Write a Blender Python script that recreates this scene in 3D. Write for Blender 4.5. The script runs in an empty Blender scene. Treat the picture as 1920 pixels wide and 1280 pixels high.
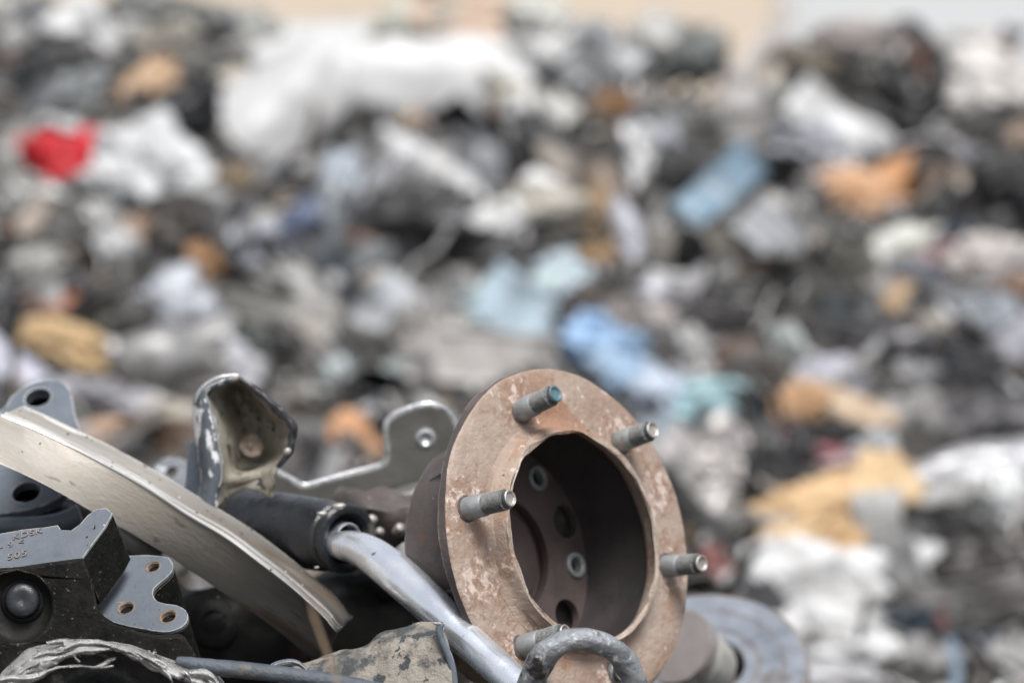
import bpy, bmesh, math, random
from mathutils import Vector, Matrix, noise
from mathutils.geometry import tessellate_polygon
random.seed(7)
sc = bpy.context.scene
COL = sc.collection
rad = math.radians

# ------------------------------------------------------------------ camera, sky, sun, exposure
CAMZ, PITCH, LENS = 1.7, 8.0, 135.0
cam_d = bpy.data.cameras.new('camera'); cam = bpy.data.objects.new('camera', cam_d); COL.objects.link(cam)
cam.location = (0, 0, CAMZ); cam.rotation_euler = (rad(90-PITCH), 0, 0)
cam_d.lens = LENS; cam_d.sensor_width = 36; cam_d.sensor_fit = 'HORIZONTAL'
cam_d.clip_start = 0.05; cam_d.clip_end = 2000
cam_d.dof.use_dof = True; cam_d.dof.focus_distance = 3.73; cam_d.dof.aperture_fstop = 2.9
sc.camera = cam

SUN_EL, SUN_AZ = 66.0, 20.0          # azimuth measured from the camera's back towards its right
w = bpy.data.worlds.new('World'); sc.world = w; w.use_nodes = True
nt = w.node_tree; bg = nt.nodes['Background']
sky = nt.nodes.new('ShaderNodeTexSky'); sky.sky_type = 'NISHITA'; sky.sun_disc = False
sky.sun_elevation = rad(SUN_EL); sky.sun_rotation = rad(180-SUN_AZ); sky.dust_density = 3.0; sky.air_density = 1.0
hs = nt.nodes.new('ShaderNodeHueSaturation'); hs.inputs['Saturation'].default_value = 0.36
nt.links.new(sky.outputs[0], hs.inputs['Color']); nt.links.new(hs.outputs[0], bg.inputs['Color'])
bg.inputs['Strength'].default_value = 0.085
sun_d = bpy.data.lights.new('sun', 'SUN'); sun_d.energy = 2.35; sun_d.angle = rad(26); sun_d.color = (1, .985, .965)
sun = bpy.data.objects.new('sun', sun_d); COL.objects.link(sun)
sdir = Vector((math.sin(rad(SUN_AZ))*math.cos(rad(SUN_EL)), -math.cos(rad(SUN_AZ))*math.cos(rad(SUN_EL)), math.sin(rad(SUN_EL))))
sun.rotation_euler = sdir.to_track_quat('Z', 'Y').to_euler()
sc.view_settings.view_transform = 'Standard'; sc.view_settings.look = 'None'
sc.view_settings.exposure = 0.92; sc.view_settings.gamma = 1
sc.cycles.use_denoising = True
sc.cycles.max_bounces = 6

# ------------------------------------------------------------------ picture <-> world
FPX = LENS/36*1920
C0 = Vector((0, 0, CAMZ)); cp, sp = math.cos(rad(PITCH)), math.sin(rad(PITCH))
R_ = Vector((1, 0, 0)); U_ = Vector((0, sp, cp)); F_ = Vector((0, cp, -sp))
def P(px, py, d): return C0 + (F_ + R_*((px-960)/FPX) + U_*((640-py)/FPX))*d
def V(r, u, t): return R_*r + U_*u - F_*t               # right, up, towards the lens
def k_(d): return d/FPX                                 # metres per photo pixel at depth d

def tag(o, label=None, cat=None, group=None, kind=None):
    for n, v in (('label', label), ('category', cat), ('group', group), ('kind', kind)):
        if v: o[n] = v
    return o
def empty(name, loc):
    o = bpy.data.objects.new(name, None); COL.objects.link(o); o.location = loc; o.empty_display_size = .05
    return o
class MB:
    def __init__(s): s.v, s.f = [], []
    def add(s, vs, fs):
        n = len(s.v); s.v += [Vector(v) for v in vs]; s.f += [tuple(i+n for i in f) for f in fs]; return s
    def build(s, name, m, parent=None, loc=None, smooth=42, bevel=0, subd=0, seg=2, solid=0, rough=0, rscale=30):
        base = parent.matrix_world.translation.copy() if parent is not None else loc
        if parent is not None:
            base = Vector(parent.location)
            p = parent.parent
            while p: base = base + p.location; p = p.parent
        if base is None:
            base = Vector((sum(v.x for v in s.v)/len(s.v), sum(v.y for v in s.v)/len(s.v), min(v.z for v in s.v)))
        me = bpy.data.meshes.new(name); me.from_pydata([v-base for v in s.v], [], s.f)
        bm = bmesh.new(); bm.from_mesh(me); bmesh.ops.remove_doubles(bm, verts=bm.verts, dist=1e-6)
        bmesh.ops.recalc_face_normals(bm, faces=bm.faces); bm.to_mesh(me); bm.free()
        me.materials.append(m); me.shade_smooth()
        if smooth and smooth < 180: me.set_sharp_from_angle(angle=rad(smooth))
        o = bpy.data.objects.new(name, me); COL.objects.link(o)
        if parent is not None: o.parent = parent
        else: o.location = base
        if solid:
            q = o.modifiers.new('solid', 'SOLIDIFY'); q.thickness = solid; q.offset = 0
        if bevel:
            q = o.modifiers.new('bevel', 'BEVEL'); q.width = bevel; q.segments = seg; q.limit_method = 'ANGLE'; q.angle_limit = rad(38)
        if subd:
            q = o.modifiers.new('sub', 'SUBSURF'); q.levels = subd; q.render_levels = subd
        if rough:
            t = bpy.data.textures.get('rough%g' % rscale) or bpy.data.textures.new('rough%g' % rscale, 'CLOUDS')
            t.noise_scale = 1/rscale; t.noise_depth = 3
            q = o.modifiers.new('disp', 'DISPLACE'); q.texture = t; q.strength = rough; q.mid_level = .5; q.texture_coords = 'LOCAL'
        return o

def frame(n):
    n = n.normalized(); a = Vector((0, 0, 1)) if abs(n.z) < .9 else Vector((1, 0, 0))
    x = a.cross(n).normalized(); y = n.cross(x).normalized()
    return x, y, n
def lathe(mb, O, n, prof, seg=64, wob=0, close=False, arc=None):
    x, y, n = frame(n); vs = []; m = len(prof)
    for i in range(seg):
        a = 2*math.pi*i/seg; cs = x*math.cos(a)+y*math.sin(a)
        for j, (r, h) in enumerate(prof):
            rr = r + (noise.noise(Vector((math.cos(a)*3, math.sin(a)*3, j*.9)))*wob if wob else 0)
            vs.append(O + cs*rr + n*h)
    fs = []
    for i in range(seg):
        i2 = (i+1) % seg
        for j in range(m-1 if not close else m):
            j2 = (j+1) % m
            fs.append((i*m+j, i2*m+j, i2*m+j2, i*m+j2))
    mb.add(vs, fs)
    return mb
def cat(pts, n):                                       # Catmull-Rom through tuples
    pts = [Vector(p) for p in pts]; out = []; N = len(pts)
    for i in range(N-1):
        p0, p1, p2, p3 = pts[max(i-1, 0)], pts[i], pts[i+1], pts[min(i+2, N-1)]
        for k in range(n):
            t = k/n
            out.append(0.5*((2*p1)+(p2-p0)*t+(2*p0-5*p1+4*p2-p3)*t*t+(3*p1-p0-3*p2+p3)*t**3))
    out.append(pts[-1]); return out
def tube(mb, pts, radii, seg=20, n=6, cap=True, flat=1.0, wob=0):
    """pts in world; radii in metres"""
    cr = cat([(*p, ) for p in pts], n); rr = cat([(r, 0, 0) for r in radii], n)
    vs = []; up = U_.copy(); M = len(cr)
    for i, p in enumerate(cr):
        t = (cr[min(i+1, M-1)]-cr[max(i-1, 0)]).normalized()
        x = t.cross(up); x = x.normalized() if x.length > 1e-4 else R_
        y = x.cross(t).normalized(); up = y
        for s in range(seg):
            a = 2*math.pi*s/seg; r = rr[i].x
            if wob: r *= 1+wob*noise.noise(Vector((math.cos(a)*1.5, math.sin(a)*1.5, i*.35)))
            vs.append(p + x*math.cos(a)*r + y*math.sin(a)*r*flat)
    fs = [(i*seg+s, i*seg+(s+1) % seg, (i+1)*seg+(s+1) % seg, (i+1)*seg+s) for i in range(M-1) for s in range(seg)]
    if cap: fs += [tuple(range(seg))[::-1], tuple((M-1)*seg+s for s in range(seg))]
    return mb.add(vs, fs)
def hit(px, py, O, n):
    r = (P(px, py, 1)-C0); t = (O-C0).dot(n)/r.dot(n); return C0+r*t
def circ(c, n, r, seg=28):
    x, y, _ = frame(n); return [c+x*math.cos(2*math.pi*i/seg)*r+y*math.sin(2*math.pi*i/seg)*r for i in range(seg)]
def plate(mb, poly, O, n, ext, holes=(), smoothn=0, holedepth=None):
    """poly: outline points (already world, on plane O,n) ; ext: extrusion vector; holes: list of world loops"""
    loops = [list(poly)]+[list(h) for h in holes]
    flat = [p for l in loops for p in l]
    x, y, nn = frame(n)
    tess = tessellate_polygon([[Vector(((p-O).dot(x), (p-O).dot(y), 0)) for p in l] for l in loops])
    N = len(flat)
    fs = [tuple(t) for t in tess]+[tuple(i+N for i in t) for t in tess]
    k = 0
    for l in loops:
        m = len(l)
        fs += [(k+i, k+(i+1) % m, k+(i+1) % m+N, k+i+N) for i in range(m)]
        k += m
    return mb.add(flat+[p+ext for p in flat], fs)
def rnd(pts, n=3):                                     # soften a closed pixel outline
    N = len(pts); out = []
    for i in range(N):
        p0, p1, p2, p3 = [Vector((*pts[(i+j) % N], 0)) for j in (-1, 0, 1, 2)]
        for k in range(n):
            t = k/n
            q = 0.5*((2*p1)+(p2-p0)*t+(2*p0-5*p1+4*p2-p3)*t*t+(3*p1-p0-3*p2+p3)*t**3)
            out.append((q.x, q.y))
    return out
def grid(mb, rows):
    nr, nc = len(rows), len(rows[0])
    return mb.add([p for r in rows for p in r], [(i*nc+j, i*nc+j+1, (i+1)*nc+j+1, (i+1)*nc+j) for i in range(nr-1) for j in range(nc-1)])
def resample(rows, nu, nv):
    R1 = [cat(r, nu) for r in rows]
    cols = list(zip(*R1)); C1 = [cat(c, nv) for c in cols]
    return [list(r) for r in zip(*C1)]

# ------------------------------------------------------------------ materials
def lin(c): return tuple(((v/255)/12.92 if v/255 <= .04045 else ((v/255+.055)/1.055)**2.4) for v in c)
def mat(name, c1, c2, c3=None, scale=8, metal=0.0, rough=.55, rvar=.2, bump=.3, bscale=60, wear=None, wearw=.0012, spot=None, spotscale=25, spotamt=.36,
        stretch=(1, 1, 1), c3amt=.58, rot=0, spec=.5, shade_grad=None):
    m = bpy.data.materials.new(name); m.use_nodes = True; N = m.node_tree.nodes; L = m.node_tree.links
    b = N['Principled BSDF']; tc = N.new('ShaderNodeTexCoord'); mp = N.new('ShaderNodeMapping'); mp.inputs['Scale'].default_value = stretch
    m0 = N.new('ShaderNodeMapping'); m0.inputs['Rotation'].default_value = (0, rad(rot), 0)
    L.new(tc.outputs['Object'], m0.inputs[0]); L.new(m0.outputs[0], mp.inputs[0])
    def nz(sc_, det=6, r=.6, off=0):
        t = N.new('ShaderNodeTexNoise'); t.inputs['Scale'].default_value = sc_; t.inputs['Detail'].default_value = det; t.inputs['Roughness'].default_value = r
        mm = N.new('ShaderNodeVectorMath'); mm.operation = 'ADD'; mm.inputs[1].default_value = (off, off*1.7, off*.6)
        L.new(mp.outputs[0], mm.inputs[0]); L.new(mm.outputs[0], t.inputs['Vector']); return t.outputs['Fac']
    def ramp(f, a, c):
        r = N.new('ShaderNodeValToRGB'); r.color_ramp.elements[0].position = a; r.color_ramp.elements[1].position = c; L.new(f, r.inputs[0]); return r
    def mix(f, a, c):
        x = N.new('ShaderNodeMix'); x.data_type = 'RGBA'
        for sock, v in ((x.inputs[0], f), (x.inputs[6], a), (x.inputs[7], c)):
            if isinstance(v, tuple): sock.default_value = (*v, 1) if len(v) == 3 else v
            else: L.new(v, sock)
        return x.outputs[2]
    base = mix(ramp(nz(scale), .35, .65).outputs[0], tuple(c1), tuple(c2))
    if c3: base = mix(ramp(nz(scale*.6, 5, .65, 5), c3amt, c3amt+.08).outputs[0], base, tuple(c3))
    if spot: base = mix(ramp(nz(spotscale, 4, .6, 9), 1-spotamt, 1-spotamt+.04).outputs[0], base, tuple(spot))
    mask = None; b.inputs['Specular IOR Level'].default_value = spec
    if shade_grad:
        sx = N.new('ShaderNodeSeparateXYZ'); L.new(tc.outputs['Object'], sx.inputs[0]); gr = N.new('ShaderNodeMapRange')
        gr.inputs['From Min'].default_value = shade_grad[0]; gr.inputs['From Max'].default_value = shade_grad[1]; L.new(sx.outputs[shade_grad[3]], gr.inputs[0])
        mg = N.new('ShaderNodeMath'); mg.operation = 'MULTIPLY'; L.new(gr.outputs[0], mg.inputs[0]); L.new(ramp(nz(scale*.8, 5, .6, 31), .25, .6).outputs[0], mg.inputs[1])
        base = mix(mg.outputs[0], base, tuple(shade_grad[2]))
    if wear:
        bv = N.new('ShaderNodeBevel'); bv.samples = 4; bv.inputs['Radius'].default_value = wearw*2.5
        ge = N.new('ShaderNodeNewGeometry'); dt = N.new('ShaderNodeVectorMath'); dt.operation = 'DOT_PRODUCT'
        L.new(bv.outputs[0], dt.inputs[0]); L.new(ge.outputs['Normal'], dt.inputs[1])
        s = N.new('ShaderNodeMath'); s.operation = 'SUBTRACT'; s.inputs[0].default_value = 1.0; L.new(dt.outputs['Value'], s.inputs[1])
        a = N.new('ShaderNodeMath'); a.operation = 'MULTIPLY'; L.new(s.outputs[0], a.inputs[0]); L.new(ramp(nz(scale*5, 5, .7, 3), .38, .55).outputs[0], a.inputs[1])
        mask = ramp(a.outputs[0], .02, .12).outputs[0]
        base = mix(mask, base, tuple(wear))
    L.new(base, b.inputs['Base Color']); b.inputs['Metallic'].default_value = metal
    rr = N.new('ShaderNodeMapRange'); rr.inputs['To Min'].default_value = max(rough-rvar, .05); rr.inputs['To Max'].default_value = min(rough+rvar, 1)
    rr.inputs['From Min'].default_value = .3; rr.inputs['From Max'].default_value = .7
    L.new(nz(scale*2.5, 5, .6, 12), rr.inputs[0]); L.new(rr.outputs[0], b.inputs['Roughness'])
    if bump:
        bp = N.new('ShaderNodeBump'); bp.inputs['Strength'].default_value = bump; bp.inputs['Distance'].default_value = .004
        L.new(nz(bscale, 8, .65, 20), bp.inputs['Height']); L.new(bp.outputs[0], b.inputs['Normal'])
    return m
def obj_color_mat(name, metal=0.0, rough=.5, dirt=(.22, .19, .16), amt=.62):
    m = mat(name, (.5, .5, .5), (.5, .5, .5), scale=9, metal=metal, rough=rough, bump=.5, bscale=25)
    N = m.node_tree.nodes; L = m.node_tree.links; b = N['Principled BSDF']
    oi = N.new('ShaderNodeObjectInfo'); t = N.new('ShaderNodeTexNoise'); t.inputs['Scale'].default_value = 16; t.inputs['Detail'].default_value = 6; t.inputs['Roughness'].default_value = .65
    g = N.new('ShaderNodeNewGeometry'); L.new(g.outputs['Position'], t.inputs['Vector'])
    r = N.new('ShaderNodeValToRGB'); r.color_ramp.elements[0].position = .47; r.color_ramp.elements[1].position = .68
    r.color_ramp.elements[1].color = (amt, amt, amt, 1); L.new(t.outputs['Fac'], r.inputs[0])
    x = N.new('ShaderNodeMix'); x.data_type = 'RGBA'; x.blend_type = 'MULTIPLY'; L.new(r.outputs[0], x.inputs[0]); L.new(oi.outputs['Color'], x.inputs[6]); x.inputs[7].default_value = (*dirt, 1)
    L.new(x.outputs[2], b.inputs['Base Color'])
    return m
M = {}
M['rust'] = mat('rusty_flange', (.35, .28, .23), (.265, .185, .14), (.27, .15, .095), scale=17, rough=.66, bump=.8, bscale=110, spot=(.55, .46, .40), spotscale=75, spotamt=.35, wear=(.50, .44, .38), wearw=.0006, c3amt=.57)
M['rust_dark'] = mat('dark_brown_casting', (.050, .042, .040), (.085, .066, .062), (.11, .055, .035), scale=18, rough=.7, bump=.5, bscale=80, wear=(.26, .24, .21), c3amt=.63)
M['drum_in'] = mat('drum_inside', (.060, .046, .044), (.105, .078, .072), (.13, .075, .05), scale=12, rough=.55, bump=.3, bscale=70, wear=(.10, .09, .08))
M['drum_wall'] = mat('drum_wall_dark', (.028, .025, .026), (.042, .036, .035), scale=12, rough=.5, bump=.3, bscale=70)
M['cupedge'] = mat('scraped_blue_grey', (.055, .066, .082), (.095, .11, .13), (.13, .10, .08), scale=18, rough=.42, bump=.4, bscale=120, spot=(.62, .62, .63), spotscale=60, spotamt=.46, wear=(.72, .70, .68), stretch=(1, 1, .5))
M['zinc'] = mat('zinc_stud', (.215, .23, .232), (.29, .305, .305), (.12, .10, .085), scale=90, metal=.3, rough=.5, bump=.3, bscale=250, wear=(.40, .40, .38), wearw=.0004, c3amt=.60)
M['thread_dark'] = mat('dark_stud_thread', (.045, .05, .052), (.12, .128, .13), scale=140, metal=.3, rough=.5, bump=.5, bscale=300, wear=(.34, .33, .31), wearw=.0004)  # darker colour stands in for shade in grooves too fine to show
M['stud_end'] = mat('stud_end_steel', (.30, .28, .26), (.45, .42, .39), scale=120, metal=.6, rough=.45, bump=.3, bscale=300)
M['band'] = mat('worn_drum_steel', (.285, .255, .215), (.38, .36, .33), (.24, .175, .12), shade_grad=(-.13, .075, (.035, .030, .025), 0), scale=11, metal=.25, rough=.50, rvar=.10, bump=.22, bscale=300, wear=(.7, .67, .62), wearw=.0006, c3amt=.57, spot=(.19, .165, .14), spotscale=90, spotamt=.37, stretch=(.35, 1, 1), rot=-32)  # gradient paints the shade at the ring's right end into the colour
M['cupmud'] = mat('pale_mud_on_cup', (.21, .185, .145), (.36, .335, .275), (.085, .078, .068), scale=34, rough=.75, bump=1, bscale=120, c3amt=.54, spot=(.045, .05, .055), spotscale=60, spotamt=.40)
M['rolled'] = mat('bright_rolled_edge', (.30, .31, .32), (.44, .45, .46), scale=30, metal=.6, rough=.33, bump=.2, bscale=90)
M['band_in'] = mat('drum_ridge_highlight', shade_grad=(-.03, .055, (.035, .030, .025), 0), c1=(.50, .47, .43), c2=(.72, .71, .69), scale=20, stretch=(.15, 1, 1), rot=-32, metal=.35, rough=.33, bump=.15, bscale=150, wear=(.9, .88, .85), wearw=.0006)  # pale colour is a painted sky highlight, right end painted into shade
M['black'] = mat('black_paint_sky_lit', (.085, .098, .115), (.105, .12, .14), (.07, .075, .08), scale=20, rough=.5, bump=.25, bscale=200, wear=(.45, .43, .38), wearw=.0009)  # black paint given the blue-grey of the sky on its top faces
M['black_rough_shade'] = mat('rough_casting_shaded', (.004, .004, .004), (.013, .0125, .011), scale=60, spec=.12, rough=.8, bump=.6, bscale=260, wear=(.16, .15, .12), wearw=.0008, spot=(.10, .093, .075), spotscale=260, spotamt=.35)  # near black, with the shade on the casting's sides put in
M['greasy'] = mat('greasy_gap_black', (.005, .005, .005), (.012, .011, .010), (.028, .012, .008), scale=14, spec=.2, rough=.6, bump=.4, bscale=80, c3amt=.57)  # near black, so gaps and hole backings read as shade
M['thread'] = mat('rusty_thread', (.16, .10, .07), (.30, .22, .16), scale=90, rough=.6, bump=.6, bscale=300)
M['chrome'] = mat('bright_rod', (.84, .88, .94), (.92, .95, .99), (.66, .66, .67), c3amt=.62, scale=16, metal=.82, rough=.24, rvar=.10, bump=.10, bscale=60, spot=(.20, .20, .22), spotscale=95, spotamt=.315, stretch=(1, 1, 1))
M['cap'] = mat('worn_cap_steel', (.16, .14, .132), (.22, .20, .19), (.20, .12, .10), scale=14, rough=.5, bump=.3, c3amt=.64)
M['rubber'] = mat('black_rubber', (.012, .013, .016), (.024, .026, .030), (.10, .095, .085), scale=14, rough=.28, bump=.3, bscale=120, c3amt=.60)
M['muddy'] = mat('mud_caked_steel', (.19, .17, .145), (.31, .28, .235), (.05, .053, .055), scale=26, rough=.7, bump=1, bscale=120, c3amt=.515, spot=(.04, .045, .05), spotscale=60, spotamt=.42)
M['mud_tube'] = mat('mud_on_tube', (.15, .105, .07), (.26, .21, .155), (.03, .032, .035), scale=18, rough=.7, bump=.5, bscale=90, c3amt=.52)
M['bluegrey'] = mat('blue_grey_steel', (.085, .10, .12), (.12, .14, .165), (.16, .16, .155), scale=18, rough=.42, bump=.4, bscale=120, spot=(.55, .55, .56), spotscale=50, spotamt=.32, wear=(.72, .70, .68), wearw=.0012, c3amt=.62)
M['greysteel'] = mat('grey_bracket_steel', (.105, .105, .097), (.15, .148, .138), (.17, .13, .07), scale=14, metal=.3, rough=.40, bump=.2, bscale=60, wear=(.7, .7, .7), wearw=.003, c3amt=.62)
M['hook'] = mat('scuffed_hook_steel', (.17, .185, .20), (.33, .345, .36), (.04, .036, .034), scale=40, metal=.45, rough=.42, bump=.8, bscale=130, wear=(.7, .68, .66), c3amt=.545, spot=(.58, .58, .57), spotscale=90, spotamt=.39)
M['foil'] = mat('torn_bright_metal', (.34, .325, .30), (.66, .65, .64), (.07, .07, .07), scale=42, metal=.75, rough=.34, bump=1.0, bscale=260, wear=(.85, .84, .83), wearw=.0012, c3amt=.56)
M['foil_dark'] = mat('dark_torn_inside', (.035, .036, .038), (.085, .085, .085), (.30, .29, .26), scale=40, rough=.45, bump=.7, bscale=160, c3amt=.64)
M['hose'] = mat('dark_blue_hose', (.045, .055, .07), (.075, .088, .105), (.12, .10, .08), scale=45, rough=.42, bump=.5, bscale=260, c3amt=.63)
M['disc'] = mat('brake_disc_steel', (.15, .167, .195), (.205, .225, .258), (.11, .10, .095), scale=14, metal=.4, rough=.42, bump=.12, bscale=40, wear=(.20, .15, .11), wearw=.003, c3amt=.64)
M['hat'] = mat('disc_hat_steel', (.21, .21, .19), (.29, .285, .265), (.18, .15, .12), scale=9, rough=.55, bump=.25, bscale=50, c3amt=.63)
M['stalk'] = mat('dry_stalk', (.20, .14, .09), (.30, .22, .15), scale=60, rough=.8, bump=.2)
M['teal'] = mat('teal_paint_line', (.05, .10, .115), (.09, .17, .20), scale=60, rough=.5, bump=.1)
M['dent'] = mat('rust_dent', (.10, .075, .055), (.20, .16, .12), scale=70, rough=.7, bump=.5, bscale=200)
M['scrap_painted'] = obj_color_mat('scrap_painted')
M['scrap_metal'] = obj_color_mat('scrap_bare_metal', metal=.45, rough=.42)
M['scrap_foam'] = obj_color_mat('scrap_foam', rough=.95, dirt=(.50, .44, .36))
M['scrap_clean'] = obj_color_mat('scrap_smooth_panel', rough=.45, amt=.25)
M['heap'] = mat('dirty_heap', (.012, .011, .010), (.05, .045, .04), (.07, .06, .05), scale=14, rough=.95, bump=1, bscale=40, c3amt=.6)
M['ground'] = mat('sandy_yard_ground', (.35, .285, .215), (.41, .34, .265), scale=.6, rough=.95, bump=.6, bscale=6)
gn = M['ground'].node_tree; sx = gn.nodes.new('ShaderNodeSeparateXYZ'); tcg = gn.nodes.new('ShaderNodeTexCoord'); gn.links.new(tcg.outputs['Object'], sx.inputs[0])
gr = gn.nodes.new('ShaderNodeMapRange'); gr.inputs['From Min'].default_value = 12; gr.inputs['From Max'].default_value = 10; gn.links.new(sx.outputs[1], gr.inputs[0])
gm = gn.nodes.new('ShaderNodeMix'); gm.data_type = 'RGBA'; gn.links.new(gr.outputs[0], gm.inputs[0]); bs = gn.nodes['Principled BSDF']
gn.links.new(bs.inputs['Base Color'].links[0].from_socket, gm.inputs[6]); gm.inputs[7].default_value = (.09, .08, .07, 1); gn.links.new(gm.outputs[2], bs.inputs['Base Color'])  # unseen near ground darkened to cut warm bounce light
M['wall'] = mat('pale_plaster_wall', (.53, .565, .59), (.57, .60, .625), scale=.8, rough=.85, bump=.2, bscale=8)

# ------------------------------------------------------------------ the yard: ground, far wall, heaps
g = MB().add([(-300, -60, 0), (300, -60, 0), (300, 900, 0), (-300, 900, 0)], [(0, 1, 2, 3)]).build('ground', M['ground'], loc=Vector((0, 0, 0)))
tag(g, kind='structure')
wx = P(1462, 50, 15).x
wb = MB(); O = Vector((wx, 15, 0))
def box(mb, a, b):
    x0, y0, z0 = a; x1, y1, z1 = b
    return mb.add([(x0, y0, z0), (x1, y0, z0), (x1, y1, z0), (x0, y1, z0), (x0, y0, z1), (x1, y0, z1), (x1, y1, z1), (x0, y1, z1)],
                  [(0, 1, 2, 3), (4, 5, 6, 7), (0, 1, 5, 4), (1, 2, 6, 5), (2, 3, 7, 6), (3, 0, 4, 7)])
wl = empty('boundary_wall', O); tag(wl, 'pale white rendered wall standing behind the far heap at top right', 'wall')
box(wb, (wx, 15, -.1), (wx+7, 15.25, 2.6)).build('wall_body', M['wall'], wl, bevel=.01)
box(MB(), (wx-.04, 14.96, 2.603), (wx+7.04, 15.29, 2.70)).build('coping', M['wall'], wl, bevel=.01)

def sstep(a, b, x):
    t = min(max((x-a)/(b-a), 0), 1); return t*t*(3-2*t)
def heap_h(x, y):
    crest = 1.05 + .16*sstep(-.45, -.75, x) - .06*sstep(.3, .9, x) + .05*noise.noise(Vector((x*2.2, 3.1, 0)))
    crest *= 1 - .55*sstep(2.2, 5, abs(x))
    yc = 8.6 + .25*noise.noise(Vector((x*.8, 9, 1)))
    if y < yc: h = crest*(1-((yc-y)/3.1)**1.25) if yc-y < 3.1 else 0
    else: h = crest*max(0, 1-((y-yc)/2.2)**1.5)
    return max(h, 0)*(1-.9*sstep(4.2, 6, abs(x))) + .09*noise.noise(Vector((x*2.8, y*2.8, 0)))*min(1, h*3) + .03*noise.noise(Vector((x*8, y*8, 5)))*min(1, h*3) - .02
def mound_h(x, y):
    r = 1 - sstep(.35, 1.15, abs(x+.28)); f = 1 - sstep(.25, 1.15, abs(y-3.85))
    h = .74*r*f
    return h + .02*noise.noise(Vector((x*9, y*9, 2)))*min(1, h*4) - .015
def terrain(name, fn, x0, x1, y0, y1, st, m):
    nx, ny = int((x1-x0)/st)+1, int((y1-y0)/st)+1
    rows = [[Vector((x0+i*st, y0+j*st, fn(x0+i*st, y0+j*st))) for i in range(nx)] for j in range(ny)]
    return tag(grid(MB(), rows).build(name, m, loc=Vector((0, 0, 0)), smooth=180), kind='structure')
terrain('scrap_heap_terrain', heap_h, -6, 6, 5.2, 11.2, .07, M['heap'])
terrain('near_mound_terrain', mound_h, -1.6, 1.1, 2.6, 5.1, .045, M['greasy'])
def on_heap(px, py):
    r = (P(px, py, 1)-C0); t = 5.3
    while t < 13:
        p = C0+r*t
        if p.z <= heap_h(p.x, p.y): return p, t
        t += .012
    p = C0+r*8.7; return p, 8.7

# fragments nobody could count, spread over both heaps
def frag_mat():
    m = bpy.data.materials.new('shredded_fragments'); m.use_nodes = True; N = m.node_tree.nodes; L = m.node_tree.links
    b = N['Principled BSDF']; gi = N.new('ShaderNodeNewGeometry'); r = N.new('ShaderNodeValToRGB'); r.color_ramp.interpolation = 'CONSTANT'
    cs = [(0, (.008, .008, .009)), (.20, (.03, .029, .030)), (.33, (.08, .077, .074)), (.42, (.17, .165, .16)), (.50, (.25, .245, .235)), (.62, (.34, .34, .34)),
          (.73, (.46, .46, .46)), (.81, (.62, .63, .65)), (.86, (.28, .22, .16)), (.91, (.38, .30, .20)), (.94, (.15, .10, .07)), (.965, (.20, .27, .34)), (.985, (.33, .14, .08))]
    e = r.color_ramp.elements; e[0].color = (*cs[0][1], 1); e[1].position = cs[1][0]; e[1].color = (*cs[1][1], 1)
    for p_, c in cs[2:]:
        q = e.new(p_); q.color = (*c, 1)
    L.new(gi.outputs['Random Per Island'], r.inputs[0])
    t = N.new('ShaderNodeTexNoise'); t.inputs['Scale'].default_value = 40; t.inputs['Detail'].default_value = 5
    L.new(gi.outputs['Position'], t.inputs['Vector'])
    x = N.new('ShaderNodeMix'); x.data_type = 'RGBA'; x.blend_type = 'MULTIPLY'; x.inputs[0].default_value = .5
    rr = N.new('ShaderNodeValToRGB'); rr.color_ramp.elements[0].position = .35; rr.color_ramp.elements[1].position = .6; rr.color_ramp.elements[0].color = (.35, .33, .3, 1)
    L.new(t.outputs['Fac'], rr.inputs[0]); L.new(r.outputs[0], x.inputs[6]); L.new(rr.outputs[0], x.inputs[7])
    L.new(x.outputs[2], b.inputs['Base Color']); b.inputs['Roughness'].default_value = .5; b.inputs['Metallic'].default_value = .2
    bp = N.new('ShaderNodeBump'); bp.inputs['Strength'].default_value = .6; bp.inputs['Distance'].default_value = .005; L.new(t.outputs['Fac'], bp.inputs['Height']); L.new(bp.outputs[0], b.inputs['Normal'])
    return m
M['frag'] = frag_mat()
def rot3(rg):
    return Matrix.Rotation(rg.uniform(0, 6.28), 3, 'Z') @ Matrix.Rotation(rg.uniform(0, 3.14), 3, 'X') @ Matrix.Rotation(rg.uniform(0, 6.28), 3, 'Z')
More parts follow.
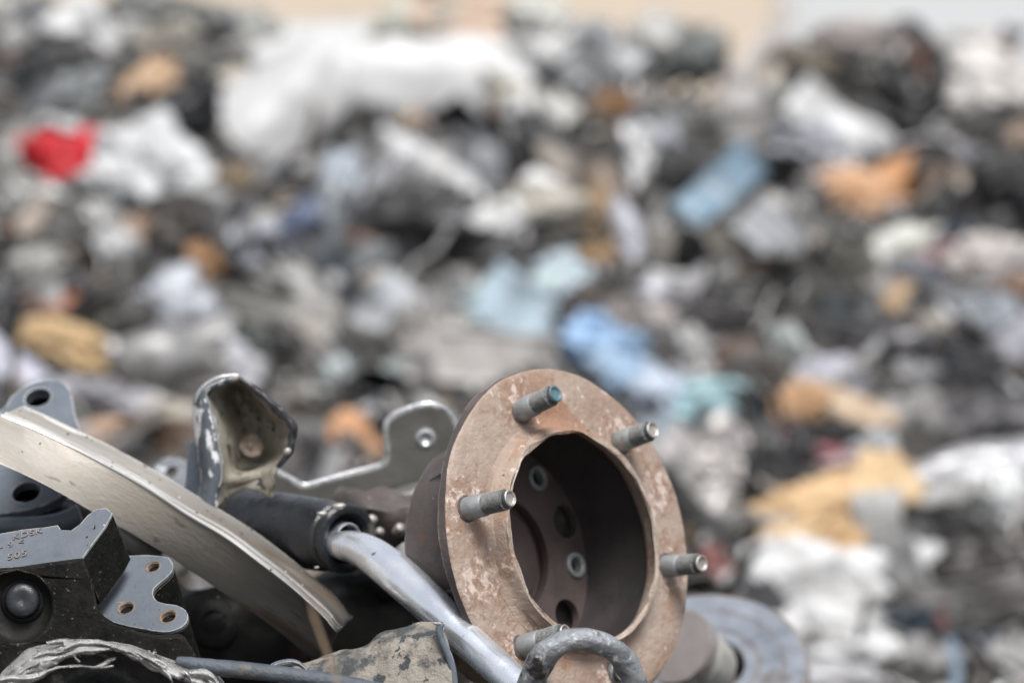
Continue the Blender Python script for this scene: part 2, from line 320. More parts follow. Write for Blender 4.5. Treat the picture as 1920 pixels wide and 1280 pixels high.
def frag(mb, p, s, rg):
    R = rot3(rg); kind = rg.random(); sd = rg.uniform(0, 99)
    if kind < .52:                                     # crumpled scrap of sheet
        a, b = s*rg.uniform(.6, 1.2), s*rg.uniform(.25, .8); n = 5; top = []; c = rg.uniform(-1.6, 1.6)
        for i in range(n):
            for j in range(4):
                u, v = (i/(n-1)-.5)*2, (j/3-.5)*2
                q = Vector((u*a*(1+.35*noise.noise(Vector((v*2, sd, 0)))), v*b*(1+.5*noise.noise(Vector((u*2, sd, 7)))), 0))
                q.z = s*(c*.35*u*u + .45*noise.noise(Vector((u*1.7, v*1.7, sd))))
                top.append(q)
        th = Vector((0, 0, .06*s+.0015)); m = n*4
        fs = [(i*4+j, i*4+j+1, (i+1)*4+j+1, (i+1)*4+j) for i in range(n-1) for j in range(3)]
        rim = [i*4 for i in range(n)]+[(n-1)*4+j for j in range(1, 4)]+[i*4+3 for i in range(n-2, -1, -1)]+[2, 1]
        fs += [tuple(x+m for x in f[::-1]) for f in fs]+[(rim[i], rim[(i+1) % len(rim)], rim[(i+1) % len(rim)]+m, rim[i]+m) for i in range(len(rim))]
        vs = top+[q-th for q in top]
    elif kind < .66:                                   # lump
        vs = []; fs = []; ns = 6
        for i in range(4):
            rr = (.45, 1, .9, .35)[i]
            for j in range(ns):
                a = 6.283*j/ns
                q = Vector((math.cos(a)*rr, math.sin(a)*rr*.8, (i-1.5)*.55))
                vs.append(q*s*.7*(1+.5*noise.noise(q*1.3+Vector((sd, 0, 0)))))
        fs = [(i*ns+j, i*ns+(j+1) % ns, (i+1)*ns+(j+1) % ns, (i+1)*ns+j) for i in range(3) for j in range(ns)]+[tuple(range(ns))[::-1], tuple(range(3*ns, 4*ns))]
    else:                                              # bent strip or wire
        vs = []; fs = []; n = 6; r1, r2 = s*rg.uniform(.05, .16), s*rg.uniform(.03, .07); cv = rg.uniform(-1, 1)
        for i in range(n):
            u = (i/(n-1)-.5)*3.6
            c = Vector((u*s, s*(cv*.35*u*u+.3*noise.noise(Vector((u, sd, 0)))), s*.3*noise.noise(Vector((u, sd, 9)))))
            for dy, dz in ((-r1, -r2), (r1, -r2), (r1, r2), (-r1, r2)): vs.append(c+Vector((0, dy, dz)))
        fs = [(i*4+j, i*4+(j+1) % 4, (i+1)*4+(j+1) % 4, (i+1)*4+j) for i in range(n-1) for j in range(4)]+[(3, 2, 1, 0), tuple(range(4*n-4, 4*n))]
    mb.add([p+R @ v for v in vs], fs)
# ------------------------------------------------------------------ pieces of the far heap, one object each
# x, y, w, h (photo pixels), turn, colour seen (some black pieces stand in for shaded gaps), form, landmark phrase
S, Lp, B, T, Fo, Ri = 'sheet', 'lump', 'bar', 'pipe', 'foam', 'ring'
BL = [
(20,22,60,70,10,(165,165,160),S),(62,28,60,45,-30,(120,124,130),Lp),(88,38,75,40,-15,(190,165,130),Fo),(10,88,50,90,10,(155,108,62),Fo),(16,122,38,34,0,(112,70,52),Lp),
(175,55,125,105,25,(222,226,238),S,'the white crumpled sheet at top left'),(112,112,100,60,10,(62,60,58),Lp),(52,152,75,60,-45,(48,56,62),S),(295,28,120,70,-5,(122,124,120),Lp),(392,22,80,55,10,(165,165,160),S),
(432,50,80,60,-30,(88,93,104),S),(302,75,85,50,0,(178,172,155),Lp),(482,62,70,55,20,(170,172,164),Lp),(350,112,90,50,10,(150,148,143),S),(405,112,100,55,-25,(170,166,163),S),
(270,160,105,46,-42,(212,172,128),Fo,'the tan strip beside the charcoal slab'),(150,178,80,70,0,(142,148,150),Lp),(72,205,120,70,-50,(115,119,124),S),(330,222,165,82,-38,(46,48,55),S,'the charcoal slab'),(432,160,70,55,-10,(205,196,176),Lp),
(125,288,175,135,12,(222,42,52),S,'the bright red scrap'),(222,250,110,50,-10,(128,128,124),S),(283,322,150,125,35,(212,214,216),Lp,'the rounded white shell'),(462,240,345,150,-47,(214,220,230),S,'the slanting white car panel'),
(700,140,440,150,3,(240,244,252),S,'the long white car panel'),(600,232,70,80,20,(55,46,42),Lp),(436,336,60,40,0,(158,135,102),Fo),(490,332,55,60,10,(80,98,108),S),(560,292,100,130,40,(116,113,108),S),(636,342,60,95,10,(190,202,216),S),
(58,365,110,62,10,(158,158,154),S),(200,382,110,60,-15,(112,127,146),S),(22,290,50,90,20,(142,140,134),Lp),(355,385,120,60,20,(170,172,172),Lp),
(765,42,130,55,-22,(196,196,180),Lp),(880,30,160,55,6,(236,190,158),S,'the salmon sheet on the crest'),(952,52,60,32,20,(112,66,46),Lp),(1008,25,80,60,10,(230,220,210),Lp),(885,108,175,82,3,(240,244,244),S,'the white sheet under the salmon sheet'),
(1010,88,105,66,18,(222,218,250),Lp,'the lavender bag'),(1055,126,64,30,10,(205,182,178),S),(880,142,70,26,5,(190,214,226),S),(740,190,270,66,6,(190,187,181),S),(825,236,120,100,10,(170,163,158),S),
(700,262,90,84,-50,(80,78,76),Lp),(655,250,50,70,-60,(150,147,138),S),(1010,192,150,58,22,(210,204,186),S),(1072,228,140,72,48,(224,220,212),S,'the cream curved sheet'),(1000,300,150,84,72,(18,18,20),Lp,'the dark-gap stand-in under the cream sheet'),
(890,262,62,60,10,(130,133,142),S),(862,352,270,74,34,(240,240,238),S,'the pointed white sheet'),(775,302,110,42,6,(225,225,226),S),(925,335,130,60,66,(150,153,160),S),(710,352,130,66,-42,(165,166,172),S),
(1140,82,120,110,10,(196,200,203),S,'the pale grey sheet right of the lavender bag'),(1232,72,64,78,0,(186,183,178),Lp),(1135,155,120,86,-46,(176,182,180),S),(1146,208,66,44,-32,(158,108,48),Fo),(1098,152,66,38,20,(165,140,112),Lp),
(1200,188,100,50,-32,(150,144,139),S),(1190,302,124,66,75,(220,228,238),S,'the upright white-blue scrap'),(1257,282,92,48,70,(192,198,210),S),(1132,352,72,48,80,(155,130,106),Lp),(1062,345,120,60,70,(155,143,128),S),
(1246,132,80,40,-10,(84,86,84),S),(1252,235,66,60,20,(118,119,117),Lp),(1300,98,90,72,0,(116,122,120),Lp),(1322,130,64,30,0,(130,152,158),S),(1412,118,190,42,-56,(206,195,186),B,'the long beige bar'),
(1385,212,104,44,-70,(180,176,174),B),(1475,175,140,46,8,(180,184,180),S),(1572,240,150,60,34,(222,223,221),S,'the white oval shell'),(1532,292,130,90,28,(166,170,178),S),(1440,292,130,56,60,(150,145,140),S),
(1608,72,120,46,5,(172,160,154),Lp),(1512,112,84,44,10,(140,126,106),Lp),(1602,138,170,60,12,(68,62,54),S),(1648,160,80,50,10,(122,114,106),Lp),(1712,122,150,86,75,(46,47,54),Ri,'the black hoop'),
(1722,116,60,30,75,(150,100,78),Lp),(1738,195,150,48,-32,(44,46,53),S),(1600,192,210,50,14,(94,94,98),S),(1662,242,110,50,20,(120,107,96),Lp),(1850,84,90,70,10,(204,190,180),S),(1902,62,36,22,0,(90,95,130),S),
(1852,160,112,92,10,(222,216,210),Lp,'the cream crumpled lump at upper right'),(1862,232,150,80,-10,(174,169,166),S),(1750,272,140,50,10,(108,99,95),S),(1832,312,130,70,0,(138,140,147),S),(1900,385,120,130,0,(20,21,24),Lp,'the black block at the right edge'),
(1282,325,74,74,0,(32,33,35),Lp),(1352,352,150,54,-46,(120,158,184),S,'the slanted blue strip'),(1452,382,94,68,10,(190,186,180),S),(1600,368,104,82,20,(228,172,118),Fo),(1700,352,120,64,-28,(214,148,80),Fo,'the orange foam'),
(1652,398,110,44,10,(206,140,76),Fo),(1790,372,90,60,0,(56,56,58),S),(50,432,95,42,-56,(200,180,162),S),(78,498,84,70,10,(184,184,178),S),(202,440,120,60,62,(166,166,164),S),(216,472,72,62,20,(188,189,190),Lp),
(276,440,58,56,60,(184,152,126),Fo),(332,436,90,100,10,(72,60,50),Lp),(292,492,94,54,-20,(34,32,32),S),(372,490,56,50,10,(192,142,88),Fo),(440,472,140,92,-32,(190,196,212),S,'the pale lilac sheet'),(482,430,52,54,0,(184,182,166),Lp),
(545,432,110,60,-36,(84,106,152),S,'the navy blue scrap'),(604,415,130,64,-58,(160,166,170),S),(404,432,100,42,10,(56,58,62),S),(332,565,86,84,0,(190,196,208),Lp,'the small white dome'),(330,520,60,50,0,(168,168,158),S),(192,570,70,42,30,(36,33,33),Lp),
(132,556,66,60,0,(112,112,122),Ri),(16,602,60,60,0,(34,36,40),Lp),(52,590,84,46,80,(114,118,120),S),(120,642,110,60,26,(216,178,118),Fo,'the tan foam at left'),(164,600,76,40,10,(156,159,150),S),(28,692,130,44,38,(198,200,226),B,'the lilac strip'),
(88,688,70,44,30,(42,42,58),S),(272,655,260,92,-6,(184,182,180),S,'the wide grey panel'),(332,705,140,70,10,(160,152,142),S),(426,690,84,72,10,(212,213,222),Lp),(200,745,140,70,10,(172,172,180),S),(255,775,180,50,5,(196,187,170),S),
(292,822,100,58,0,(120,92,66),Fo),(218,822,84,50,10,(212,170,136),Fo,'the peach foam behind the brake ring'),(462,642,66,50,20,(48,80,74),S),(552,540,130,70,50,(178,175,171),S),(520,604,160,56,10,(158,155,147),S),
(540,645,70,60,20,(58,52,50),Lp),(592,655,90,70,50,(166,155,144),S),(500,690,100,40,80,(150,152,150),S),(632,520,110,52,80,(88,99,108),S),(640,722,60,56,0,(184,200,200),Lp),(735,716,46,48,0,(156,172,168),Lp),(690,724,46,46,0,(140,145,142),Lp),
(560,745,80,70,20,(168,166,160),S),(655,852,70,110,0,(226,160,100),Fo,'the orange foam behind the steel bracket'),(560,880,80,50,0,(150,140,130),S),(600,830,100,60,10,(128,126,124),S),(470,790,80,80,0,(120,118,118),S),
(672,405,60,56,0,(42,50,76),S),(795,398,150,76,-5,(26,24,24),Lp),(808,410,60,32,-15,(120,58,28),Lp,'the rust brown chip'),(765,482,230,60,-30,(70,71,80),S),(690,500,90,54,-40,(122,130,134),S),(900,476,230,62,10,(36,36,39),S),
(942,432,80,54,56,(174,165,160),S),(1040,398,120,74,0,(190,183,166),Lp),(1055,435,150,60,-8,(40,37,36),Ri),(1126,440,130,36,88,(176,142,94),Fo,'the tan upright splinter'),(1120,492,54,44,0,(176,136,80),Fo),
(1055,515,66,60,0,(178,202,214),Lp,'the small pale blue ball'),(955,560,140,76,-12,(196,220,230),S,'the pale blue sheet'),(1015,606,185,84,30,(166,196,214),S),(898,598,76,34,34,(84,124,142),S),(706,600,130,58,-52,(208,214,230),S),
(705,540,60,60,0,(190,182,172),S),(850,562,130,90,-20,(166,163,161),S),(832,655,120,90,-30,(178,172,166),S),(960,676,220,66,4,(200,194,188),S),(1080,608,90,60,20,(78,64,60),Lp),(1092,655,60,54,0,(55,55,58),Lp),
(1195,480,200,54,72,(200,203,217),S,'the upright lilac-white strip'),(1244,560,90,60,30,(212,212,224),S),(1260,625,110,54,60,(184,174,168),S),(1150,665,124,108,30,(136,184,232),S,'the sky blue sheet'),(1190,730,150,90,40,(150,190,226),S),
(1255,745,96,80,20,(186,202,224),S),(1310,655,130,50,60,(184,184,182),S),(1312,458,130,40,4,(156,149,135),B),(1332,515,165,42,-6,(182,184,182),T,'the pale bent tube'),(1472,462,150,58,46,(184,188,193),S),(1402,420,90,70,20,(150,150,145),S),
(1532,440,110,80,30,(118,115,110),S),(1600,506,60,54,0,(98,96,76),Lp),(1560,512,100,52,80,(34,30,28),S),(1672,462,120,56,-22,(232,229,206),S,'the cream white chip'),(1742,480,90,44,-20,(172,130,130),S),(1716,516,46,34,0,(84,104,162),Lp),
(1862,500,110,80,10,(196,186,180),Lp),(1886,532,84,36,20,(166,124,94),Fo),(1690,570,66,44,80,(198,164,120),Fo),(1646,542,100,50,80,(160,155,152),S),(1762,560,130,50,34,(140,142,151),S),(1392,605,160,90,10,(118,113,113),S),
(1590,580,90,40,0,(54,70,78),S),(1602,635,150,50,0,(54,54,62),S),(1850,602,86,80,0,(140,150,162),Lp),(1490,662,100,54,66,(196,206,202),S),(1562,702,90,60,10,(192,192,208),S),(1652,655,120,90,0,(128,126,131),S),(1742,622,66,54,0,(158,147,134),Lp),
(1752,702,100,60,10,(168,168,171),S),(1902,650,140,54,-42,(170,170,182),B),(1368,742,140,82,0,(166,214,244),S,'the light blue sheet'),(1388,670,66,40,0,(146,104,84),Lp),(1300,700,70,60,0,(194,192,190),S),(1572,762,160,42,22,(220,192,158),Fo,'the long tan splinter'),
(1498,762,76,58,-10,(198,150,98),Fo),(1432,795,120,56,80,(28,28,33),S),(1702,775,140,70,0,(156,153,151),S),(1850,785,150,90,0,(106,103,108),S),(1330,860,140,140,0,(206,199,196),S,'the pale crumpled sheet right of the hub'),
(1442,905,120,70,90,(34,34,38),Lp),(1542,815,140,56,0,(32,32,36),S),(1642,848,66,60,0,(180,187,193),Lp),(1590,850,210,46,16,(158,44,60),S,'the maroon strip'),(1552,878,70,50,0,(196,164,168),S),(1640,925,120,100,-50,(238,190,134),Fo,'the big tan foam'),
(1510,975,180,96,-22,(230,186,126),Fo),(1582,1035,66,60,30,(214,170,110),Fo),(1822,880,260,76,-12,(212,212,216),S,'the white panel at lower right'),(1752,950,170,56,-8,(178,178,175),S),(1902,955,120,66,80,(214,222,244),S),
(1772,1000,130,84,0,(34,34,34),Lp),(1650,1015,140,66,88,(188,186,183),S),(1742,1072,120,62,62,(234,236,242),S,'the white shard at lower right'),(1520,1105,190,140,10,(240,245,255),Lp,'the round white bag'),(1440,1082,100,84,0,(246,244,240),Lp),
(1345,1066,56,60,0,(170,78,66),Lp,'the brick red chip behind the stud'),(1385,1000,130,110,0,(198,195,191),S),(1565,1195,150,84,10,(236,240,250),Lp),(1645,1185,130,90,20,(182,180,177),S),(1686,1080,130,56,80,(126,126,126),S),
(1856,1050,140,90,0,(90,82,78),S),(1820,1130,160,60,-8,(142,137,134),S),(1800,1202,120,52,0,(56,74,88),S),(1884,1225,140,80,-10,(168,165,163),S),(1752,1238,170,80,0,(152,150,148),S),(1740,1172,46,42,0,(140,62,50),Lp),
(1560,1275,170,66,0,(198,198,202),S),(1240,870,90,90,0,(176,172,168),S),(1300,940,110,90,0,(190,186,182),S),(1230,820,80,60,0,(150,165,175),S),
(1180,600,60,70,0,(150,140,134),S),(800,700,130,80,0,(150,146,145),S),(780,620,70,60,20,(140,135,130),Lp),(920,640,90,50,10,(160,152,146),S),(600,690,60,60,0,(110,104,100),Lp),(400,600,80,70,0,(130,128,128),S),(240,590,60,60,0,(96,92,90),Lp),
(140,350,70,50,0,(80,82,86),S),(20,380,60,60,0,(150,148,146),S),(110,420,80,60,0,(135,132,132),S),(40,540,80,60,0,(110,112,118),S),(500,500,80,60,0,(125,120,116),S),(590,480,100,60,-40,(90,94,100),S),(1380,560,90,60,0,(60,58,56),Lp),
(1460,540,80,60,10,(70,66,64),S),(1800,440,90,70,0,(92,92,100),S),(1820,700,110,80,-20,(112,112,118),S),(1420,700,80,60,0,(100,92,86),Lp),(1300,560,60,100,0,(160,158,160),S),(1480,850,70,70,0,(78,78,82),S),(1900,860,60,60,0,(150,150,156),S),(1880,1130,90,60,0,(110,104,100),Lp),
(760,560,90,60,-40,(150,145,142),S),(640,630,70,70,0,(120,116,112),S),(1330,230,80,60,0,(130,130,128),S),(1240,350,60,60,0,(120,112,106),S),(1500,380,70,60,0,(96,96,98),Lp),(980,500,80,50,0,(70,72,72),S),
(520,150,70,50,-20,(200,204,210),S),(250,110,70,50,0,(112,110,108),S),(30,240,60,60,0,(100,98,94),S),(1460,230,90,40,0,(130,128,124),S),(1790,80,50,60,0,(180,176,172),S),
]
import colorsys
def cname(c):
    h, l, s = colorsys.rgb_to_hls(*[v/255 for v in c]); h *= 360; d = max(c)-min(c)
    if d < 16: return 'white' if l > .84 else 'pale grey' if l > .66 else 'grey' if l > .42 else 'dark grey' if l > .24 else 'black'
    if l < .22: return 'blackish'
    if h < 18 or h > 335: return ('red' if s > .5 and l < .6 else 'pinkish' if l > .55 else 'red-brown')
    if h < 50: return 'orange' if s > .55 and l > .5 and l < .72 else ('cream' if l > .72 else 'beige' if l > .6 else 'tan' if l > .45 else 'brown')
    if h < 170: return 'greenish grey' if l < .7 else 'greenish white'
    if h < 215: return 'pale blue' if l > .7 else 'blue-grey' if d < 50 else 'blue'
    return ('lilac white' if l > .74 else 'bluish grey' if d < 40 else 'blue') if h < 300 else 'mauve'
FORM = {'sheet': ('metal_scrap', 'scrap sheet', 'crumpled sheet'), 'lump': ('scrap_lump', 'scrap lump', 'crushed lump'), 'bar': ('scrap_bar', 'scrap bar', 'bent flat bar'),
        'pipe': ('scrap_tube', 'scrap tube', 'bent tube'), 'foam': ('foam_scrap', 'foam scrap', 'torn foam piece'), 'ring': ('scrap_hoop', 'scrap hoop', 'twisted hoop')}
LM = [(b[0], b[1], b[7], i) for i, b in enumerate(BL) if len(b) > 7]
used = set()
def relation(dx, dy):
    a = math.degrees(math.atan2(-dy, dx)) % 360
    return ('right of', 'above and right of', 'above', 'above and left of', 'left of', 'below and left of', 'below', 'below and right of')[int(((a+22.5) % 360)//45)]
def blob_label(i, b):
    sz = math.sqrt(b[2]*b[3]); size = 'large' if sz > 125 else 'small' if sz < 60 else 'mid-sized'
    what = cname(b[5])+' '+FORM[b[6]][2]
    cand = []
    if len(b) > 7:
        ph = b[7]; cand.append(what+' on the far heap, '+ph)
    near = sorted((math.hypot(b[0]-x, b[1]-y), n, x, y) for x, y, n, j in LM if j != i)
    for d, n, x, y in near[:6]:
        rel = relation(b[0]-x, b[1]-y); cand.append(('just ' if 0 else '')+f'{size} {what} {rel} {n}')
    for d, n, x, y in near[:4]:
        cand.append(f'{size} {what} a little farther {relation(b[0]-x, b[1]-y)} {n}')
    if len(b) > 7: cand = [c if len(c.split()) <= 16 else f'{what}, '+b[7] for c in cand[:1]]+cand[1:]
    for c in cand:
        if c not in used and 4 <= len(c.split()) <= 16:
            used.add(c); return c
    used.add(cand[0]); return cand[0]
GAIN = .70
BL = [(*b[:6], 'bar', *b[7:]) if b[6] == 'sheet' and b[2]/b[3] > 2.1 and b[2] < 240 and i % 2 else b for i, b in enumerate(BL)]
def make_blob(i, b):
    px, py, w_, h_, ang, col, form = b[:7]; rg = random.Random(1000+i)
    p, t = on_heap(px, py); k = t/FPX; big = w_ > 205; panel = w_ > 300; W, H = w_*k*(.66 if big else .70), h_*k*(.76 if big else .70); am = .28 if panel else .5 if big else 1
    a = -rad(ang); X = R_*math.cos(a)+U_*math.sin(a); Y = -R_*math.sin(a)+U_*math.cos(a); Z = X.cross(Y)
    lean = Matrix.Rotation(rg.uniform(-.55, -.15), 3, R_) @ Matrix.Rotation(rg.uniform(-.35, .35), 3, U_)
    X, Y, Z = lean @ X, lean @ Y, lean @ Z
    panel = w_ > 300; mb = MB(); sd = rg.uniform(0, 100); mn = min(W, H); p = p + (C0-p).normalized()*.8*mn
    q = lambda x, y, z: p+X*x+Y*y+Z*z
    nv = lambda *v: noise.noise(Vector(v))
    name, cat_, _ = FORM[form]
    if form == 'sheet':
        nu, nvv = 22, 16; rows = []; bend = rg.uniform(-1.25, -.5)*(.7 if panel else 1)
        for j in range(nvv+1):
            r = []
            for i2 in range(nu+1):
                u, v = i2/nu*2-1, j/nvv*2-1
                x_, y_ = u*math.sqrt(1-.38*v*v), v*math.sqrt(1-.38*u*u)          # square to rounded outline
                e = 1+am*(.45*nv(x_*1.8+sd, y_*1.8, 3)+.22*nv(x_*5, y_*5, sd))
                z = mn*(bend*(y_*y_*.95+x_*x_*.3)+am*(.65*nv(x_*1.5*max(1, W/H*.6), y_*1.5, sd+9)+.28*abs(nv(x_*3.2, y_*3.2, sd+4))))
                r.append(q(x_*W*e, y_*H*e, z))
            rows.append(r)
        grid(mb, rows)
        o = mb.build(name, M['scrap_clean' if panel else 'scrap_metal' if (i % 3 == 0 and max(col)-min(col) < 20) else 'scrap_painted'], smooth=30, solid=.0025, loc=p-Vector((0, 0, mn)))
    elif form in ('lump', 'foam'):
        bm = bmesh.new(); bmesh.ops.create_icosphere(bm, subdivisions=4, radius=1)
        vs = []
        for v in bm.verts:
            c = v.co; e = .9+.5*nv(c.x*1.3+sd, c.y*1.3, c.z*1.3)+.5*abs(nv(c.x*3+sd, c.y*3, c.z*3))
            if form == 'foam': e += .16*nv(c.x*6, c.y*6+sd, c.z*6)
            sx = math.copysign(abs(c.x)**.8, c.x); vs.append(q(sx*W*e, c.y*H*e, c.z*mn*.7*e))
        fs = [tuple(v.index for v in f.verts) for f in bm.faces]; bm.free(); mb.add(vs, fs)
        o = mb.build(name, M['scrap_foam' if form == 'foam' else 'scrap_painted'], smooth=32, loc=p-Vector((0, 0, mn)))
    elif form == 'bar':
        rows = []; n = 18
        for i2 in range(n+1):
            u = i2/n*2-1; c = (u*W, H*.25*nv(u*1.3, sd, 0), mn*.5*nv(u*1.2, sd, 5)); tw = .8*nv(u, sd, 8)
            rows.append([q(c[0], c[1]+s*H*math.cos(tw), c[2]+s*H*math.sin(tw)+(.18*H if abs(s) == 1 else 0)) for s in (-1, -.8, 0, .8, 1)])
        grid(mb, rows); o = mb.build(name, M['scrap_painted'], smooth=35, solid=.006, loc=p-Vector((0, 0, mn)))
    else:
        if form == 'pipe': pts = [q(u*W, H*(.5*u*u-.3), mn*.3*nv(u, sd, 1)) for u in (-1, -.6, -.2, .2, .6, 1)]; rr = [H*.42]*6; cap = True
        else: pts = [q(W*.85*math.cos(s), H*.85*math.sin(s), mn*.3*nv(math.cos(s), math.sin(s), sd)) for s in [6.283*z/12 for z in range(12)]+[6.2]]; rr = [H*.24]*13; cap = True
        tube(mb, pts, rr, seg=12, n=4, wob=.15); o = mb.build(name, M['scrap_painted'], smooth=45, loc=p-Vector((0, 0, mn)))
    c = lin(col); m_ = sum(c)/3; kf = min(1, .42+1.7*m_); c = [v*kf for v in c]; m_ *= kf; c = [(m_+(v-m_)*(1.05 if max(col)-min(col) > 150 else .76 if form == 'foam' else .72)) for v in c]; o.color = (*[min(.44 if panel else .50, v*GAIN) for v in c], 1)
    tag(o, blob_label(i, b), cat_, 'scrap pieces on the far heap')
for i, b in enumerate(BL): make_blob(i, b)
fb = MB(); rg = random.Random(11)
for i in range(8200):
    y = rg.uniform(5.6, 9.0); x = rg.uniform(-1, 1)*(y/7.5)*1.35
    if rg.random() < .12: x *= 2.2
    s = .018+.075*rg.random()**1.8
    c = Vector((x, y, heap_h(x, y)+s*.35)); v = c-C0; d = v.dot(F_); px, py = 960+v.dot(R_)/d*FPX, 640-v.dot(U_)/d*FPX
    if rg.random() < (.93 if s > .03 else .75) and any(abs(px-q[0]) < 200 and ((px-q[0])*math.cos(rad(q[4]))+(py-q[1])*math.sin(rad(q[4])))**2/(q[2]*.55+s/d*FPX*.5)**2 + (-(px-q[0])*math.sin(rad(q[4]))+(py-q[1])*math.cos(rad(q[4])))**2/(q[3]*.55+s/d*FPX*.5)**2 < 1 for q in BL): continue
    frag(fb, c, s, rg)
tag(fb.build('scrap_fragments', M['frag'], loc=Vector((0, 7, 0)), smooth=35), 'fine shredded metal and plastic fragments covering the far heap', 'scrap', kind='stuff')
fb = MB()
for i in range(1500):
    y = rg.uniform(3.0, 4.8); x = rg.uniform(-1.3, .75)
    s = .010+.03*rg.random()**2
    frag(fb, Vector((x, y, mound_h(x, y)+s*.3)), s, rg)
tag(fb.build('mound_fragments', M['frag'], loc=Vector((0, 4, 0)), smooth=35), 'small scrap fragments lying under the near car parts', 'scrap', kind='stuff')


# ------------------------------------------------------------------ near car parts
def thing(name, label, cat_, px, py, d, group=None):
    return tag(empty(name, P(px, py, d)), label, cat_, group)
def poly_on(pts, O, n, soft=0):
    pts = rnd(pts, soft) if soft else pts
    return [hit(x, y, O, n) for x, y in pts]

# --- rusty wheel hub with six studs
D = 3.9; k = k_(D); HO = P(1072, 1010, D); hn = V(.707, .215, .672).normalized()
hub = thing('wheel_hub', 'rusty round wheel hub with studs round its open bore, facing right', 'wheel hub', 1072, 1290, 3.95)
prof = [(213, 0), (322, 0), (327, -4), (327, -24), (322, -28), (285, -30), (262, -40), (250, -60), (246, -110), (262, -150), (268, -185), (262, -215), (120, -232), (118, -190), (235, -172), (232, -40), (228, -14)]
mb = MB(); lathe(mb, HO, hn, [(r*k, h*k) for r, h in [(214, 0), (250, 0), (300, 0), (320, -.5), (325, -2.5), (327, -6)]], 160, wob=4*k)
# collar: flared lip around the bore
lip = [(228, -22), (218, -12), (208, 5), (203, 22), (201, 30), (203, 33.5), (205, 33), (208, 26), (212, 16), (216, 8), (222, 2.5), (232, .6)]
lathe(mb, HO, hn, [(r*k, h*k) for r, h in lip], 160, wob=6*k)
lathe(mb, HO+hn*30*k, hn, [(r*k, h*k) for r, h in [(204, 3), (200, 4.5), (198, 2), (201, -4)]], 200, wob=11*k)
mb.build('flange', M['rust'], hub, smooth=35)
mb = MB(); lathe(mb, HO, hn, [(r*k, h*k) for r, h in [(327, -5), (328, -22), (322, -28), (285, -31), (252, -44), (238, -66), (234, -105), (231, -172), (228, -212), (165, -232), (140, -240)]], 120, wob=4*k)
hx, hy, hz = frame(hn)
up_l = (V(-.67*.955, .0, .74)).normalized()
for a in range(0, 360, 60):                                # webs between flange and body
    cs = hx*math.cos(rad(a+12))+hy*math.sin(rad(a+12)); tn = hn.cross(cs)*6*k
    pts = [HO+cs*r*k+hn*h*k for r, h in [(312, -28), (236, -28), (226, -180), (232, -180), (248, -100)]]
    plate(mb, [q_-tn for q_ in pts], pts[0]-tn, hn.cross(cs), tn*2)
mb.build('hub_casting', M['rust_dark'], hub, smooth=38, rough=.004, rscale=40)
# inside of the drum with floor holes
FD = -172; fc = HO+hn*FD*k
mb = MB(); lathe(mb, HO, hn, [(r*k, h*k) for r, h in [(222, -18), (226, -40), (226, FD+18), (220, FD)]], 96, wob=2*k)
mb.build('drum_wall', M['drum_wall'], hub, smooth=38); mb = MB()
holes = []; bases = []
bx = hn.cross(V(-.24, .97, 0)).normalized(); by = bx.cross(hn).normalized()     # by: up the face's long axis; bx: right
if bx.dot(R_) < 0: bx = -bx
if by.dot(U_) < 0: by = -by
def ang(c, A, r): return c + (by*math.cos(rad(A))+bx*math.sin(rad(A)))*r*k
plain = [81+60*i for i in range(6)]; ringed = [48+60*i for i in range(6)]
hl = [[ang(fc, A, 0)+v for v in [(hx*math.cos(t)+hy*math.sin(t))*27*k for t in [6.283*j/24 for j in range(24)]]] for A in ()]
holes = [[ang(fc, A, 187)+(hx*math.cos(6.283*j/24)+hy*math.sin(6.283*j/24))*R*k for j in range(24)] for A, R in [(a, 33) for a in plain]+[(a, 15) for a in ringed]]
outer = [fc+(hx*math.cos(6.283*j/96)+hy*math.sin(6.283*j/96))*226*k for j in range(96)]
bore = [fc+(hx*math.cos(6.283*j/48)+hy*math.sin(6.283*j/48))*114*k for j in range(48)]
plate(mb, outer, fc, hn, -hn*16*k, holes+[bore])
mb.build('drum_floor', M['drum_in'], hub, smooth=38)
mb = MB(); lathe(mb, HO, hn, [(r*k, h*k) for r, h in [(118, FD-4), (118, FD-30), (90, FD-34), (88, FD-6), (82, FD-3), (30, FD-3), (2, FD-3)]], 64)
mb.build('bore_cap', M['drum_in'], hub, smooth=35)
mb = MB(); lathe(mb, HO, hn, [(r*k, h*k) for r, h in [(142, -238), (118, -252), (108, -330), (100, -345), (2, -347)]], 64); mb.build('spindle_boss', M['rust_dark'], hub, smooth=35)
for A in ringed:
    c = ang(fc, A, 187); mb = MB()
    lathe(mb, c, hn, [(r*k, h*k) for r, h in [(25, -1), (25, 5), (23, 7), (17, 7), (14.5, 4), (14.5, -14), (17, -14), (17, -2)]], 32, close=True)
    mb.build('bolt_eye', M['zinc'], hub, smooth=35)
